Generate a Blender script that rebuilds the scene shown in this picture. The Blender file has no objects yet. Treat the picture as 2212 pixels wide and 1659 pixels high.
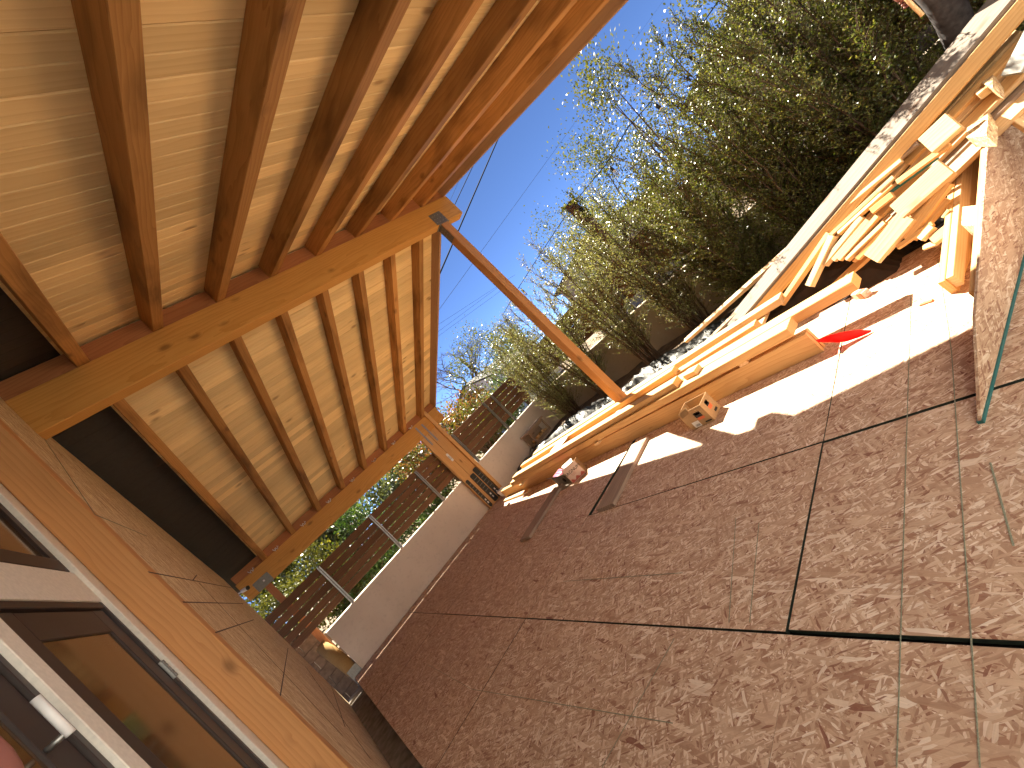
import bpy, math, random
import numpy as np
from mathutils import Vector, Matrix

random.seed(7); RNG = np.random.default_rng(11)
S = bpy.context.scene
COL = S.collection

# ------------------------------------------------------------------ camera, sky, sun, exposure
H = 1.55                                   # eye height above the deck
ROLL, PITCH, YAW, FPX = -0.798575, 0.007733, 0.633685, 903.3   # focal length in units of a 2212 wide picture

def rot3(r, p, y):
    M = np.array([[1, 0, 0], [0, 0, -1], [0, 1, 0]], float)
    cy, sy, cp, sp, cr, sr = math.cos(y), math.sin(y), math.cos(p), math.sin(p), math.cos(r), math.sin(r)
    return (np.array([[cr, -sr, 0], [sr, cr, 0], [0, 0, 1]]) @ np.array([[1, 0, 0], [0, cp, sp], [0, -sp, cp]])
            @ np.array([[cy, 0, -sy], [0, 1, 0], [sy, 0, cy]]) @ M)
RM = rot3(ROLL, PITCH, YAW)
cam = bpy.data.cameras.new('camera'); cam.sensor_width = 36; cam.lens = FPX / 2212 * 36
cam.clip_start = 0.01; cam.clip_end = 1200
camo = bpy.data.objects.new('camera', cam); COL.objects.link(camo)
mw = np.eye(4); mw[:3, 0] = RM[0]; mw[:3, 1] = -RM[1]; mw[:3, 2] = -RM[2]; mw[:3, 3] = (0, 0, H)
camo.matrix_world = Matrix(mw.tolist()); S.camera = camo

SUN = Vector((0.443, 0.585, 1.0)).normalized()
ELEV = math.asin(SUN.z); AZ = math.atan2(SUN.x, SUN.y)
W = bpy.data.worlds.new('World'); S.world = W; W.use_nodes = True
nt = W.node_tree; nt.nodes.clear()
sky = nt.nodes.new('ShaderNodeTexSky'); sky.sky_type = 'NISHITA'; sky.sun_disc = False
sky.sun_elevation = ELEV; sky.sun_rotation = AZ; sky.air_density = 0.26; sky.dust_density = 0.0; sky.ozone_density = 6.0; sky.altitude = 2500
bg = nt.nodes.new('ShaderNodeBackground'); bg.inputs['Strength'].default_value = 0.066
wo = nt.nodes.new('ShaderNodeOutputWorld')
nt.links.new(sky.outputs[0], bg.inputs[0]); nt.links.new(bg.outputs[0], wo.inputs[0])
sl = bpy.data.lights.new('sun', 'SUN'); sl.energy = 5.0; sl.angle = math.radians(0.5); sl.color = (1, 0.91, 0.72)
so = bpy.data.objects.new('sun', sl); COL.objects.link(so); so.location = (8, 10, 20)
so.rotation_euler = (-SUN).to_track_quat('-Z', 'Y').to_euler()
S.view_settings.view_transform = 'Standard'; S.view_settings.look = 'None'
S.view_settings.exposure = 2.55; S.view_settings.gamma = 1.0; S.view_settings.use_curve_mapping = False
S.render.engine = 'CYCLES'
S.cycles.max_bounces = 9; S.cycles.diffuse_bounces = 7; S.cycles.glossy_bounces = 3; S.cycles.transmission_bounces = 4
S.cycles.transparent_max_bounces = 6; S.cycles.caustics_reflective = False; S.cycles.caustics_refractive = False
S.cycles.use_denoising = True
S.cycles.sample_clamp_indirect = 4.0

# ------------------------------------------------------------------ placing points on known planes
def ray(p):
    return RM.T @ np.array([(p[0] - 1106) / FPX, (p[1] - 829.5) / FPX, 1.0])
def onz(p, z): d = ray(p); return Vector(d * ((z - H) / d[2]) + np.array([0, 0, H]))
def onx(p, x): d = ray(p); return Vector(d * (x / d[0]) + np.array([0, 0, H]))
def ony(p, y): d = ray(p); return Vector(d * (y / d[1]) + np.array([0, 0, H]))
def onpl(p, a, b, c):                     # plane z = a + b x + c y
    d = ray(p); t = (a - H) / (d[2] - b * d[0] - c * d[1]); return Vector(d * t + np.array([0, 0, H]))
def crop(ox, oy, w):
    s = w / 2212 * 0.54861
    return lambda x, y: (ox * 0.54861 + x * s, oy * 0.54861 + y * s)
R3 = crop(1500, 1500, 800); R4 = crop(800, 2100, 800); R5 = crop(1900, 1650, 800); R6 = crop(3100, 1000, 800)
Z1 = crop(2400, 1400, 600); Z2 = crop(3400, 300, 632); Z3 = crop(3200, 500, 700); Z4 = crop(2700, 900, 700)
R7 = crop(3400, 0, 632); R7B = crop(0, 2200, 800); ZQ = crop(3700, 200, 332); C7 = crop(0, 2016, 1344); C8 = crop(1344, 2016, 1344)

# ------------------------------------------------------------------ materials
def newmat(name):
    m = bpy.data.materials.new(name); m.use_nodes = True; t = m.node_tree; t.nodes.clear()
    out = t.nodes.new('ShaderNodeOutputMaterial'); b = t.nodes.new('ShaderNodeBsdfPrincipled')
    t.links.new(b.outputs[0], out.inputs[0])
    return m, t, b, out
def nd(t, typ, **kw):
    n = t.nodes.new(typ)
    for k, v in kw.items():
        if k.startswith('i_'):
            key = k[2:]; n.inputs[int(key) if key.isdigit() else key].default_value = v
        else: setattr(n, k, v)
    return n
def math_(t, op, a, b=None, clamp=False):
    n = t.nodes.new('ShaderNodeMath'); n.operation = op; n.use_clamp = clamp
    for i, v in enumerate((a, b)):
        if v is None: continue
        if isinstance(v, (int, float)): n.inputs[i].default_value = v
        else: t.links.new(v, n.inputs[i])
    return n.outputs[0]
def vmath(t, op, a, b=None, out=0):
    n = t.nodes.new('ShaderNodeVectorMath'); n.operation = op
    for i, v in enumerate((a, b)):
        if v is None: continue
        if isinstance(v, tuple): n.inputs[i].default_value = v
        else: t.links.new(v, n.inputs[i])
    return n.outputs[out]
def mixc(t, f, a, b, bt='MIX'):
    n = t.nodes.new('ShaderNodeMix'); n.data_type = 'RGBA'; n.blend_type = bt
    for i, v in ((0, f), (6, a), (7, b)):
        if isinstance(v, (int, float)): n.inputs[i].default_value = v
        elif isinstance(v, tuple): n.inputs[i].default_value = v if len(v) == 4 else (*v, 1)
        else: t.links.new(v, n.inputs[i])
    return n.outputs[2]
def ramp(t, v, stops):
    n = t.nodes.new('ShaderNodeValToRGB'); e = n.color_ramp.elements
    while len(e) < len(stops): e.new(0.5)
    for el, (p, c) in zip(e, stops): el.position = p; el.color = (*c, 1) if len(c) == 3 else c
    t.links.new(v, n.inputs[0]); return n.outputs[0]
def bump(t, b, h, strength, dist=0.01):
    n = nd(t, 'ShaderNodeBump', i_Strength=strength, i_Distance=dist); t.links.new(h, n.inputs['Height']); t.links.new(n.outputs[0], b.inputs['Normal'])
def objco(t, k=37.0):
    tc = t.nodes.new('ShaderNodeTexCoord'); oi = t.nodes.new('ShaderNodeObjectInfo')
    cx = nd(t, 'ShaderNodeCombineXYZ'); t.links.new(math_(t, 'MULTIPLY', oi.outputs['Random'], k), cx.inputs[0])
    t.links.new(math_(t, 'MULTIPLY', oi.outputs['Random'], 0.23), cx.inputs[1])
    return vmath(t, 'ADD', tc.outputs['Object'], cx.outputs[0]), oi.outputs['Random'], tc

def wood(name, light, dark, knot=(0.12, 0.05, 0.02), ring=55, rough=0.6, knots=1.0, stain=0.35, vary=0.3, spec=0.25, con=1.0, kth=None):
    m, t, b, o = newmat(name); v, rnd, tc = objco(t)
    mp = nd(t, 'ShaderNodeMapping'); mp.inputs['Scale'].default_value = (0.7, 5, 5); t.links.new(v, mp.inputs[0])
    n1 = nd(t, 'ShaderNodeTexNoise', i_Scale=1.3, i_Detail=3.0); t.links.new(mp.outputs[0], n1.inputs['Vector'])
    # knots bend the rings
    mk = nd(t, 'ShaderNodeMapping'); mk.inputs['Scale'].default_value = (4.0, 8.0, 8.0); t.links.new(v, mk.inputs[0])
    vo = nd(t, 'ShaderNodeTexVoronoi', i_Scale=1.0, i_Randomness=1.0); t.links.new(mk.outputs[0], vo.inputs['Vector'])
    sel = math_(t, 'GREATER_THAN', nd_sep(t, vo.outputs['Color']), kth or (0.84 if knots >= 1 else 0.93))
    kd = math_(t, 'MULTIPLY', math_(t, 'SUBTRACT', 1.0, math_(t, 'MULTIPLY', vo.outputs['Distance'], 3.0), True), sel)
    sx = nd(t, 'ShaderNodeSeparateXYZ'); t.links.new(v, sx.inputs[0])
    yy = math_(t, 'ADD', sx.outputs[1], 0.07); zz = math_(t, 'ADD', sx.outputs[2], 0.11)
    r = math_(t, 'SQRT', math_(t, 'ADD', math_(t, 'MULTIPLY', yy, yy), math_(t, 'MULTIPLY', zz, zz)))
    r = math_(t, 'ADD', r, math_(t, 'MULTIPLY', n1.outputs[0], 0.13)); r = math_(t, 'ADD', r, math_(t, 'MULTIPLY', kd, 0.03))
    ph = math_(t, 'FRACT', math_(t, 'MULTIPLY', r, ring))
    rings = math_(t, 'POWER', ph, 2.2)
    mf = nd(t, 'ShaderNodeMapping'); mf.inputs['Scale'].default_value = (4, 160, 160); t.links.new(v, mf.inputs[0])
    fine = nd(t, 'ShaderNodeTexNoise', i_Scale=1.0, i_Detail=2.0); t.links.new(mf.outputs[0], fine.inputs['Vector'])
    f = math_(t, 'ADD', math_(t, 'MULTIPLY', rings, 0.55 * con), math_(t, 'MULTIPLY', math_(t, 'SUBTRACT', fine.outputs[0], 0.4), 0.7 * con), True)
    c = mixc(t, f, light, dark)
    ml = nd(t, 'ShaderNodeMapping'); ml.inputs['Scale'].default_value = (.6, 2.6, 2.6); t.links.new(v, ml.inputs[0])
    lf = nd(t, 'ShaderNodeTexNoise', i_Scale=2.3, i_Detail=4.0); t.links.new(ml.outputs[0], lf.inputs['Vector'])
    c = mixc(t, math_(t, 'MULTIPLY', math_(t, 'SUBTRACT', lf.outputs[0], 0.48, True), 2.2 * stain, True), c, tuple(x * 0.45 for x in dark))
    kn = math_(t, 'POWER', kd, 1.6)
    kr = math_(t, 'MULTIPLY', math_(t, 'MULTIPLY', kn, 2.0, True), 0.6)
    c = mixc(t, kr, c, knot)
    val = math_(t, 'ADD', 1 - vary / 2, math_(t, 'MULTIPLY', math_(t, 'FRACT', math_(t, 'MULTIPLY', rnd, 7.31)), vary))
    hsv = nd(t, 'ShaderNodeHueSaturation'); t.links.new(c, hsv.inputs['Color']); t.links.new(val, hsv.inputs['Value'])
    t.links.new(hsv.outputs[0], b.inputs['Base Color'])
    b.inputs['Roughness'].default_value = rough; b.inputs['Specular IOR Level'].default_value = spec
    bump(t, b, f, 0.25, 0.003)
    return m
def nd_sep(t, col):
    s = t.nodes.new('ShaderNodeSeparateColor'); t.links.new(col, s.inputs[0]); return s.outputs[0]

def osb(name, tint=(1, 1, 1), stretch=1.0, dirt=0.5, turn=1.0):
    m, t, b, o = newmat(name); v, rnd, tc = objco(t, 13.0)
    base = nd(t, 'ShaderNodeTexNoise', i_Scale=60.0, i_Detail=3.0); t.links.new(v, base.inputs['Vector'])
    c = ramp(t, base.outputs[0], [(0.3, (0.36, 0.25, 0.18)), (0.7, (0.56, 0.42, 0.32))])
    h = base.outputs[0]
    pal = [(0.0, (0.24, 0.10, 0.07)), (0.08, (0.37, 0.22, 0.155)), (0.3, (0.47, 0.325, 0.235)), (0.62, (0.60, 0.45, 0.34)), (0.80, (0.66, 0.52, 0.41)), (0.92, (0.80, 0.70, 0.60)), (1.0, (0.85, 0.78, 0.70))]
    for i, (ang, sc, thr) in enumerate([(8, 1.0, .3), (48, 1.5, .4), (-35, .8, .45), (-14, 1.7, .5), (22, .62, .6), (75, 1.15, .66), (-62, .9, .7), (-4, .48, .82), (31, 1.3, .72)]):
        wp = nd(t, 'ShaderNodeTexNoise', i_Scale=9.0, i_Detail=1.0); t.links.new(v, wp.inputs['Vector'])
        vv = vmath(t, 'ADD', v, vmath(t, 'SCALE', vmath(t, 'SUBTRACT', wp.outputs['Color'], (.5, .5, .5))))
        vv.node.inputs[1].links[0].from_node.inputs['Scale'].default_value = 0.02
        mp = nd(t, 'ShaderNodeMapping'); mp.vector_type = 'TEXTURE'; mp.inputs['Rotation'].default_value = (0, 0, math.radians(ang * turn)); mp.inputs['Location'].default_value = (i * 3.7, i * 1.9, 0)
        mp.inputs['Scale'].default_value = (1, 1, 1); t.links.new(vv, mp.inputs[0])
        m2 = nd(t, 'ShaderNodeMapping'); m2.inputs['Scale'].default_value = (17 * sc / stretch, 95 * sc, 50); t.links.new(mp.outputs[0], m2.inputs[0])
        vo = nd(t, 'ShaderNodeTexVoronoi', i_Scale=1.0); t.links.new(m2.outputs[0], vo.inputs['Vector'])
        sp = t.nodes.new('ShaderNodeSeparateColor'); t.links.new(vo.outputs['Color'], sp.inputs[0])
        on = math_(t, 'GREATER_THAN', sp.outputs[0], thr)
        shade = ramp(t, sp.outputs[1], pal)
        st = nd(t, 'ShaderNodeTexNoise', i_Scale=1.0, i_Detail=2.0)
        m3 = nd(t, 'ShaderNodeMapping'); m3.inputs['Scale'].default_value = (10, 260, 60); t.links.new(mp.outputs[0], m3.inputs[0]); t.links.new(m3.outputs[0], st.inputs['Vector'])
        shade = mixc(t, 0.45, shade, mixc(t, st.outputs[0], (0.45, .45, .45), (1.4, 1.4, 1.4)), 'MULTIPLY')
        # flakes are short: cut their far rim so the one below shows
        c = mixc(t, math_(t, 'MULTIPLY', on, 0.92), c, shade)
        h = math_(t, 'ADD', math_(t, 'MULTIPLY', h, 0.8), math_(t, 'MULTIPLY', math_(t, 'MULTIPLY', on, sp.outputs[2]), 0.35))
    lf = nd(t, 'ShaderNodeTexNoise', i_Scale=1.7, i_Detail=5.0); t.links.new(v, lf.inputs['Vector'])
    c = mixc(t, math_(t, 'MULTIPLY', math_(t, 'SUBTRACT', lf.outputs[0], .5, True), dirt * 2.0, True), c, (0.36, 0.25, 0.19))
    c = mixc(t, 1.0, c, (*tint, 1), 'MULTIPLY')
    t.links.new(c, b.inputs['Base Color']); b.inputs['Roughness'].default_value = 0.62; b.inputs['Specular IOR Level'].default_value = 0.3
    bump(t, b, h, 0.5, 0.002)
    return m

def plain(name, col, rough=0.6, metal=0.0, noise=0.15, scale=30.0, spec=0.4, bumps=0.0, col2=None):
    m, t, b, o = newmat(name); v, rnd, tc = objco(t)
    n = nd(t, 'ShaderNodeTexNoise', i_Scale=scale, i_Detail=5.0); t.links.new(v, n.inputs['Vector'])
    c2 = col2 or tuple(x * (1 - noise * 2) for x in col)
    c = ramp(t, n.outputs[0], [(0.3, c2), (0.65, col)])
    t.links.new(c, b.inputs['Base Color']); b.inputs['Roughness'].default_value = rough; b.inputs['Metallic'].default_value = metal
    b.inputs['Specular IOR Level'].default_value = spec
    if bumps: bump(t, b, n.outputs[0], bumps, 0.01)
    return m

def stucco(name, col, col2):
    m, t, b, o = newmat(name); tc = t.nodes.new('ShaderNodeTexCoord'); v = tc.outputs['Object']
    n = nd(t, 'ShaderNodeTexNoise', i_Scale=1.4, i_Detail=6.0); t.links.new(v, n.inputs['Vector'])
    f = nd(t, 'ShaderNodeTexNoise', i_Scale=120.0, i_Detail=3.0); t.links.new(v, f.inputs['Vector'])
    c = ramp(t, n.outputs[0], [(0.3, col2), (0.6, col)])
    sp = nd(t, 'ShaderNodeTexNoise', i_Scale=18.0, i_Detail=4.0); t.links.new(v, sp.inputs['Vector'])
    c = mixc(t, math_(t, 'MULTIPLY', math_(t, 'SUBTRACT', sp.outputs[0], .55, True), 1.2, True), c, tuple(x * .6 for x in col2))
    t.links.new(c, b.inputs['Base Color']); b.inputs['Roughness'].default_value = 0.9; b.inputs['Specular IOR Level'].default_value = 0.15
    bump(t, b, f.outputs[0], 0.4, 0.004)
    return m

def leafmat(name, cols, rough=0.35, trans=0.35, spec=0.6):
    m = bpy.data.materials.new(name); m.use_nodes = True; t = m.node_tree; t.nodes.clear()
    o = t.nodes.new('ShaderNodeOutputMaterial'); b = t.nodes.new('ShaderNodeBsdfPrincipled'); g = t.nodes.new('ShaderNodeNewGeometry')
    c = ramp(t, g.outputs['Random Per Island'], [(i / max(1, len(cols) - 1), k) for i, k in enumerate(cols)])
    t.links.new(c, b.inputs['Base Color']); b.inputs['Roughness'].default_value = rough; b.inputs['Specular IOR Level'].default_value = spec
    tr = t.nodes.new('ShaderNodeBsdfTranslucent'); tcn = mixc(t, 1.0, c, (1.15, 1.15, 0.5, 1), 'MULTIPLY'); t.links.new(tcn, tr.inputs[0])
    mx = t.nodes.new('ShaderNodeMixShader'); mx.inputs[0].default_value = trans
    t.links.new(b.outputs[0], mx.inputs[1]); t.links.new(tr.outputs[0], mx.inputs[2]); t.links.new(mx.outputs[0], o.inputs[0])
    return m

M = {}
M['fir'] = wood('fir beam', (0.68, 0.36, 0.095), (0.50, 0.22, 0.045), ring=42, stain=0.25)
M['rafter'] = wood('fir rafter', (0.50, 0.26, 0.085), (0.32, 0.145, 0.042), ring=48, stain=1.7, vary=0.55)
M['redfir'] = wood('red fir blocking', (0.40, 0.17, 0.07), (0.26, 0.10, 0.04), stain=0.3)
M['jamb'] = wood('reddish fir post', (0.54, 0.275, 0.11), (0.40, 0.175, 0.06), ring=40, stain=0.3, kth=0.8)
M['barge'] = wood('grey brown barge board', (0.42, 0.27, 0.16), (0.32, 0.19, 0.105), ring=40, stain=0.2, knots=.5, vary=.1)
M['pine'] = wood('pine ceiling board', (0.84, 0.66, 0.35), (0.62, 0.42, 0.17), knot=(0.20, 0.09, 0.03), ring=26, rough=0.5, stain=0.3, vary=0.36, con=0.6, kth=0.74)
M['lumber'] = wood('fresh lumber', (0.66, 0.40, 0.17), (0.48, 0.24, 0.085), ring=45, stain=0.12, knots=0.5, vary=0.22)
M['pale'] = wood('pale lumber', (0.68, 0.47, 0.26), (0.50, 0.29, 0.13), ring=38, stain=0.12, vary=0.25)
M['grey'] = wood('weathered board', (0.36, 0.27, 0.21), (0.20, 0.13, 0.095), ring=40, stain=0.5, vary=0.2, rough=0.8)
M['greytop'] = wood('dusty plank', (0.20, 0.165, 0.145), (0.13, 0.105, 0.088), ring=20, stain=0.4, vary=0.2, rough=0.85)
M['slat'] = wood('brown fence slat', (0.20, 0.105, 0.055), (0.13, 0.062, 0.03), ring=30, stain=0.3, vary=0.4, rough=0.7, knots=0.5)
M['bark'] = wood('bark', (0.14, 0.095, 0.065), (0.07, 0.045, 0.03), ring=60, stain=0.6, rough=0.9)
M['osb'] = osb('strand board floor', (0.98, 0.90, 0.85), dirt=0.6)
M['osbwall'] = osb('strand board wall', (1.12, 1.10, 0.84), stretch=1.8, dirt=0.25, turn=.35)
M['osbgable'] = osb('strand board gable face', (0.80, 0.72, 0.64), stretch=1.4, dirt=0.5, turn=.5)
M['osbshadow'] = osb('strand board painted shadow', (0.55, 0.5, 0.45))
M['steel'] = plain('galvanised steel', (0.36, 0.36, 0.35), 0.42, 0.85, 0.12, 40)
M['plate'] = plain('dull steel plate', (0.20, 0.20, 0.19), 0.5, 0.6, 0.1, 30)
M['blackpl'] = plain('black hardware', (0.035, 0.035, 0.035), 0.45)
M['dark'] = plain('dark void', (0.012, 0.011, 0.010), 0.95)
M['soffit'] = plain('charcoal painted soffit', (0.040, 0.037, 0.032), 0.75, noise=0.1)
M['stucco'] = stucco('garden wall stucco', (0.82, 0.73, 0.64), (0.74, 0.65, 0.56))
M['whitetrim'] = plain('white painted trim', (0.78, 0.74, 0.68), 0.6, noise=0.06, scale=60)
M['doorpaint'] = plain('dark brown door paint', (0.035, 0.024, 0.022), 0.45, noise=0.1)
M['concrete'] = plain('concrete', (0.30, 0.27, 0.25), 0.9, noise=0.25, scale=9, bumps=0.3)
M['bounce_paving'] = plain('pale concrete paving', (0.60, 0.64, 0.68), 0.9, noise=0.1, scale=9)
M['block'] = plain('brown concrete block', (0.22, 0.15, 0.10), 0.9, noise=0.2, scale=14, bumps=0.3)
M['straw'] = wood('straw', (0.42, 0.26, 0.10), (0.22, 0.12, 0.04), ring=160, stain=0.4, rough=0.9, knots=0.5)
M['soil'] = plain('dry soil', (0.21, 0.15, 0.10), 0.95, noise=0.3, scale=8, bumps=0.8)
M['darkfill'] = plain('dark heap shade fill', (0.035, 0.022, 0.016), 0.95, noise=0.3, scale=8, bumps=0.8)  # near-black fill, the shade inside the heap put into its colour
M['plastic'] = plain('black plastic sheeting', (0.012, 0.011, 0.012), 0.38, spec=0.3)
M['card'] = plain('cardboard', (0.44, 0.27, 0.13), 0.8, noise=0.08, scale=50)
M['paper'] = plain('white paper', (0.78, 0.76, 0.74), 0.8, noise=0.05)
M['greycard'] = plain('grey cardboard', (0.30, 0.26, 0.21), 0.8, noise=0.12, scale=25)
M['pinkbox'] = plain('pale printed card', (0.66, 0.48, 0.40), 0.55, noise=0.04)
M['pink'] = plain('pink wrappers', (0.62, 0.12, 0.22), 0.35, noise=0.2, scale=60)
M['orange'] = plain('orange print', (0.72, 0.16, 0.06), 0.6, noise=0.05)
M['ink'] = plain('black print', (0.03, 0.025, 0.022), 0.6, noise=0.05)
M['redink'] = plain('red print', (0.50, 0.12, 0.09), 0.6, noise=0.05)
M['chalk'] = plain('green chalk', (0.30, 0.31, 0.23), 0.95, noise=0.25, scale=200)
M['pencil'] = plain('carpenter pencil', (0.10, 0.07, 0.065), 0.9, noise=0.2, scale=200)
M['edge'] = plain('dark green sheet edge', (0.018, 0.03, 0.022), 0.8)
M['teal'] = plain('teal edge paint', (0.02, 0.13, 0.13), 0.6)
M['cable'] = plain('black cable', (0.015, 0.015, 0.02), 0.95, spec=0.05)
M['white'] = plain('white plastic', (0.80, 0.80, 0.82), 0.35, noise=0.03)
M['denim'] = plain('dark grey trousers', (0.055, 0.048, 0.052), 0.9, noise=0.3, scale=25, bumps=0.3)
M['boot'] = plain('grey boot leather', (0.13, 0.11, 0.11), 0.7, noise=0.2)
M['skin'] = plain('skin', (0.24, 0.085, 0.065), 0.5, noise=0.08, scale=40)
M['shirt'] = plain('navy shirt', (0.03, 0.035, 0.06), 0.9)
M['hair'] = plain('dark hair', (0.02, 0.015, 0.012), 0.7)
M['brass'] = plain('brass', (0.6, 0.48, 0.22), 0.3, 1.0, 0.1)
M['roof'] = plain('grey roofing', (0.09, 0.085, 0.08), 0.9)
M['bouncepaint'] = stucco('pale bounce wall stucco', (0.82, 0.85, 0.88), (0.79, 0.82, 0.85))
M['stuccoshade'] = stucco('wall stucco with painted shade', (0.50, 0.42, 0.33), (0.42, 0.35, 0.27))  # darker copy of the wall stucco, shade put into its colour
M['beige'] = stucco('beige house stucco', (0.40, 0.34, 0.29), (0.34, 0.29, 0.25))
M['whitehouse'] = stucco('white house stucco', (0.72, 0.74, 0.78), (0.66, 0.68, 0.72))
def glassmat(name, col, tr=0.0):
    m, t, b, o = newmat(name); b.inputs['Base Color'].default_value = (*col, 1); b.inputs['Roughness'].default_value = 0.03 + tr * .2
    b.inputs['Specular IOR Level'].default_value = 1.0 - tr * 1.6; b.inputs['Coat Weight'].default_value = 0.6 - tr * 1.6; b.inputs['Coat Roughness'].default_value = 0.02
    return m
M['glass'] = glassmat('window glass with painted reflection', (0.085, 0.045, 0.018), .35); M['winglass'] = glassmat('house window glass', (0.05, 0.07, 0.1))  # brown of the reflected timber put into the pane colour
def bulbmat():
    m, t, b, o = newmat('clear bulb glass'); b.inputs['Base Color'].default_value = (.9, .9, .9, 1); b.inputs['Transmission Weight'].default_value = 0.9; b.inputs['Roughness'].default_value = 0.05
    return m
M['bulb'] = bulbmat()
def flagmat():
    m = bpy.data.materials.new('red safety flag'); m.use_nodes = True; t = m.node_tree; t.nodes.clear()
    o = t.nodes.new('ShaderNodeOutputMaterial'); b = t.nodes.new('ShaderNodeBsdfPrincipled'); b.inputs['Base Color'].default_value = (0.85, 0.006, 0.006, 1); b.inputs['Roughness'].default_value = 0.4
    tr = t.nodes.new('ShaderNodeBsdfTranslucent'); tr.inputs[0].default_value = (0.95, 0.01, 0.01, 1); mx = t.nodes.new('ShaderNodeMixShader'); mx.inputs[0].default_value = 0.45
    t.links.new(b.outputs[0], mx.inputs[1]); t.links.new(tr.outputs[0], mx.inputs[2]); t.links.new(mx.outputs[0], o.inputs[0]); return m
M['flag'] = flagmat()
M['leaf_dark'] = leafmat('small dark leaves', [(0.042, 0.062, 0.013), (0.075, 0.102, 0.020), (0.122, 0.142, 0.030), (0.18, 0.185, 0.044), (0.25, 0.235, 0.08)], trans=0.3)
M['leaf_light'] = leafmat('light feathery leaves', [(0.13, 0.15, 0.06), (0.21, 0.225, 0.10), (0.28, 0.28, 0.14), (0.33, 0.29, 0.18)], trans=0.35)
M['leaf_yellow'] = leafmat('yellow green leaves', [(0.05, 0.06, 0.012), (0.10, 0.105, 0.018), (0.18, 0.17, 0.03)], trans=0.3)
M['leaf_red'] = leafmat('red tipped leaves', [(0.05, 0.07, 0.015), (0.09, 0.09, 0.02), (0.16, 0.15, 0.03), (0.30, 0.13, 0.05), (0.34, 0.10, 0.06)])
M['leaf_grey'] = leafmat('grey green leaves', [(0.10, 0.13, 0.08), (0.16, 0.19, 0.12), (0.24, 0.26, 0.17)], rough=0.6)
M['leaf_green'] = leafmat('deep green leaves', [(0.02, 0.05, 0.012), (0.04, 0.085, 0.02), (0.09, 0.14, 0.03)])

# ------------------------------------------------------------------ object helpers
def tag(o, label=None, cat=None, group=None, kind=None):
    if label: o['label'] = label
    if cat: o['category'] = cat
    if group: o['group'] = group
    if kind: o['kind'] = kind
    return o
def root(name, loc, label, cat, group=None):
    o = bpy.data.objects.new(name, None); o.empty_display_size = 0.1; COL.objects.link(o); o.location = loc
    return tag(o, label, cat, group)
def wloc(o):
    p = Vector(o.location)
    if o.parent: p = o.matrix_basis.translation
    return p
def attach(o, parent):
    if parent is None: return o
    o.parent = parent; o.matrix_parent_inverse = world(parent).inverted()
    return o
WM = {}
def world(o):
    if o.name in WM: return WM[o.name]
    return Matrix.Translation(o.location)
def link(name, mesh, mat, mw=None, parent=None):
    o = bpy.data.objects.new(name, mesh); COL.objects.link(o)
    if mat is not None and not mesh.materials: mesh.materials.append(mat)
    mw = mw or Matrix.Identity(4)
    if parent is not None:
        o.parent = parent; o.matrix_parent_inverse = world(parent).inverted()
    o.matrix_basis = mw
    WM[o.name] = mw
    return o
def boxmesh(L, w, t, ch):
    ch = min(ch, w * .3, t * .3); a, b = w / 2, t / 2
    prof = [(a, -b + ch), (a, b - ch), (a - ch, b), (-a + ch, b), (-a, b - ch), (-a, -b + ch), (-a + ch, -b), (a - ch, -b)]
    V = [(s * L / 2, y, z) for s in (-1, 1) for y, z in prof]
    F = [tuple(range(7, -1, -1)), tuple(range(8, 16))] + [(i, (i + 1) % 8, 8 + (i + 1) % 8, 8 + i) for i in range(8)]
    me = bpy.data.meshes.new('board'); me.from_pydata(V, [], F); me.update(); return me
def frame(p0, p1, up):
    p0, p1, up = Vector(p0), Vector(p1), Vector(up)
    X = (p1 - p0).normalized(); Z = (up - X * up.dot(X)).normalized(); Y = Z.cross(X)
    mw = Matrix.Identity(4)
    for i, v in enumerate((X, Y, Z)):
        for k in range(3): mw[k][i] = v[k]
    mw.translation = (p0 + p1) / 2
    return mw, (p1 - p0).length
def board(name, p0, p1, w, t, mat, parent=None, up=(0, 0, 1), ch=0.003):
    mw, L = frame(p0, p1, up)
    return link(name, boxmesh(L, w, t, ch), mat, mw, parent)
def box(name, x0, x1, y0, y1, z0, z1, mat, parent=None, ch=0.003):
    c = ((x0 + x1) / 2, (y0 + y1) / 2, (z0 + z1) / 2); d = (x1 - x0, y1 - y0, z1 - z0)
    if d[0] >= d[1] and d[0] >= d[2]: return board(name, (x0, c[1], c[2]), (x1, c[1], c[2]), d[1], d[2], mat, parent, (0, 0, 1), ch)
    if d[1] >= d[2]: return board(name, (c[0], y0, c[2]), (c[0], y1, c[2]), d[0], d[2], mat, parent, (0, 0, 1), ch)
    return board(name, (c[0], c[1], z0), (c[0], c[1], z1), d[0], d[1], mat, parent, (0, 1, 0), ch)
def mesh(name, V, F, mat, parent=None, smooth=False, origin=None):
    V = [Vector(v) for v in V]; o0 = Vector(origin) if origin is not None else sum(V, Vector()) / len(V)
    me = bpy.data.meshes.new(name); me.from_pydata([tuple(v - o0) for v in V], [], F); me.update()
    if smooth: me.polygons.foreach_set('use_smooth', [True] * len(me.polygons))
    return link(name, me, mat, Matrix.Translation(o0), parent)
def prism(name, pts, thick, mat, parent=None):
    """solid from a planar outline (any orientation), extruded by the vector thick"""
    n = len(pts); t = Vector(thick); V = [Vector(p) for p in pts] + [Vector(p) + t for p in pts]
    F = [tuple(range(n - 1, -1, -1)), tuple(range(n, 2 * n))] + [(i, (i + 1) % n, n + (i + 1) % n, n + i) for i in range(n)]
    o = mesh(name, V, F, mat, parent)
    import bmesh
    bm = bmesh.new(); bm.from_mesh(o.data); bmesh.ops.recalc_face_normals(bm, faces=bm.faces); bm.to_mesh(o.data); bm.free()
    return o
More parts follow.
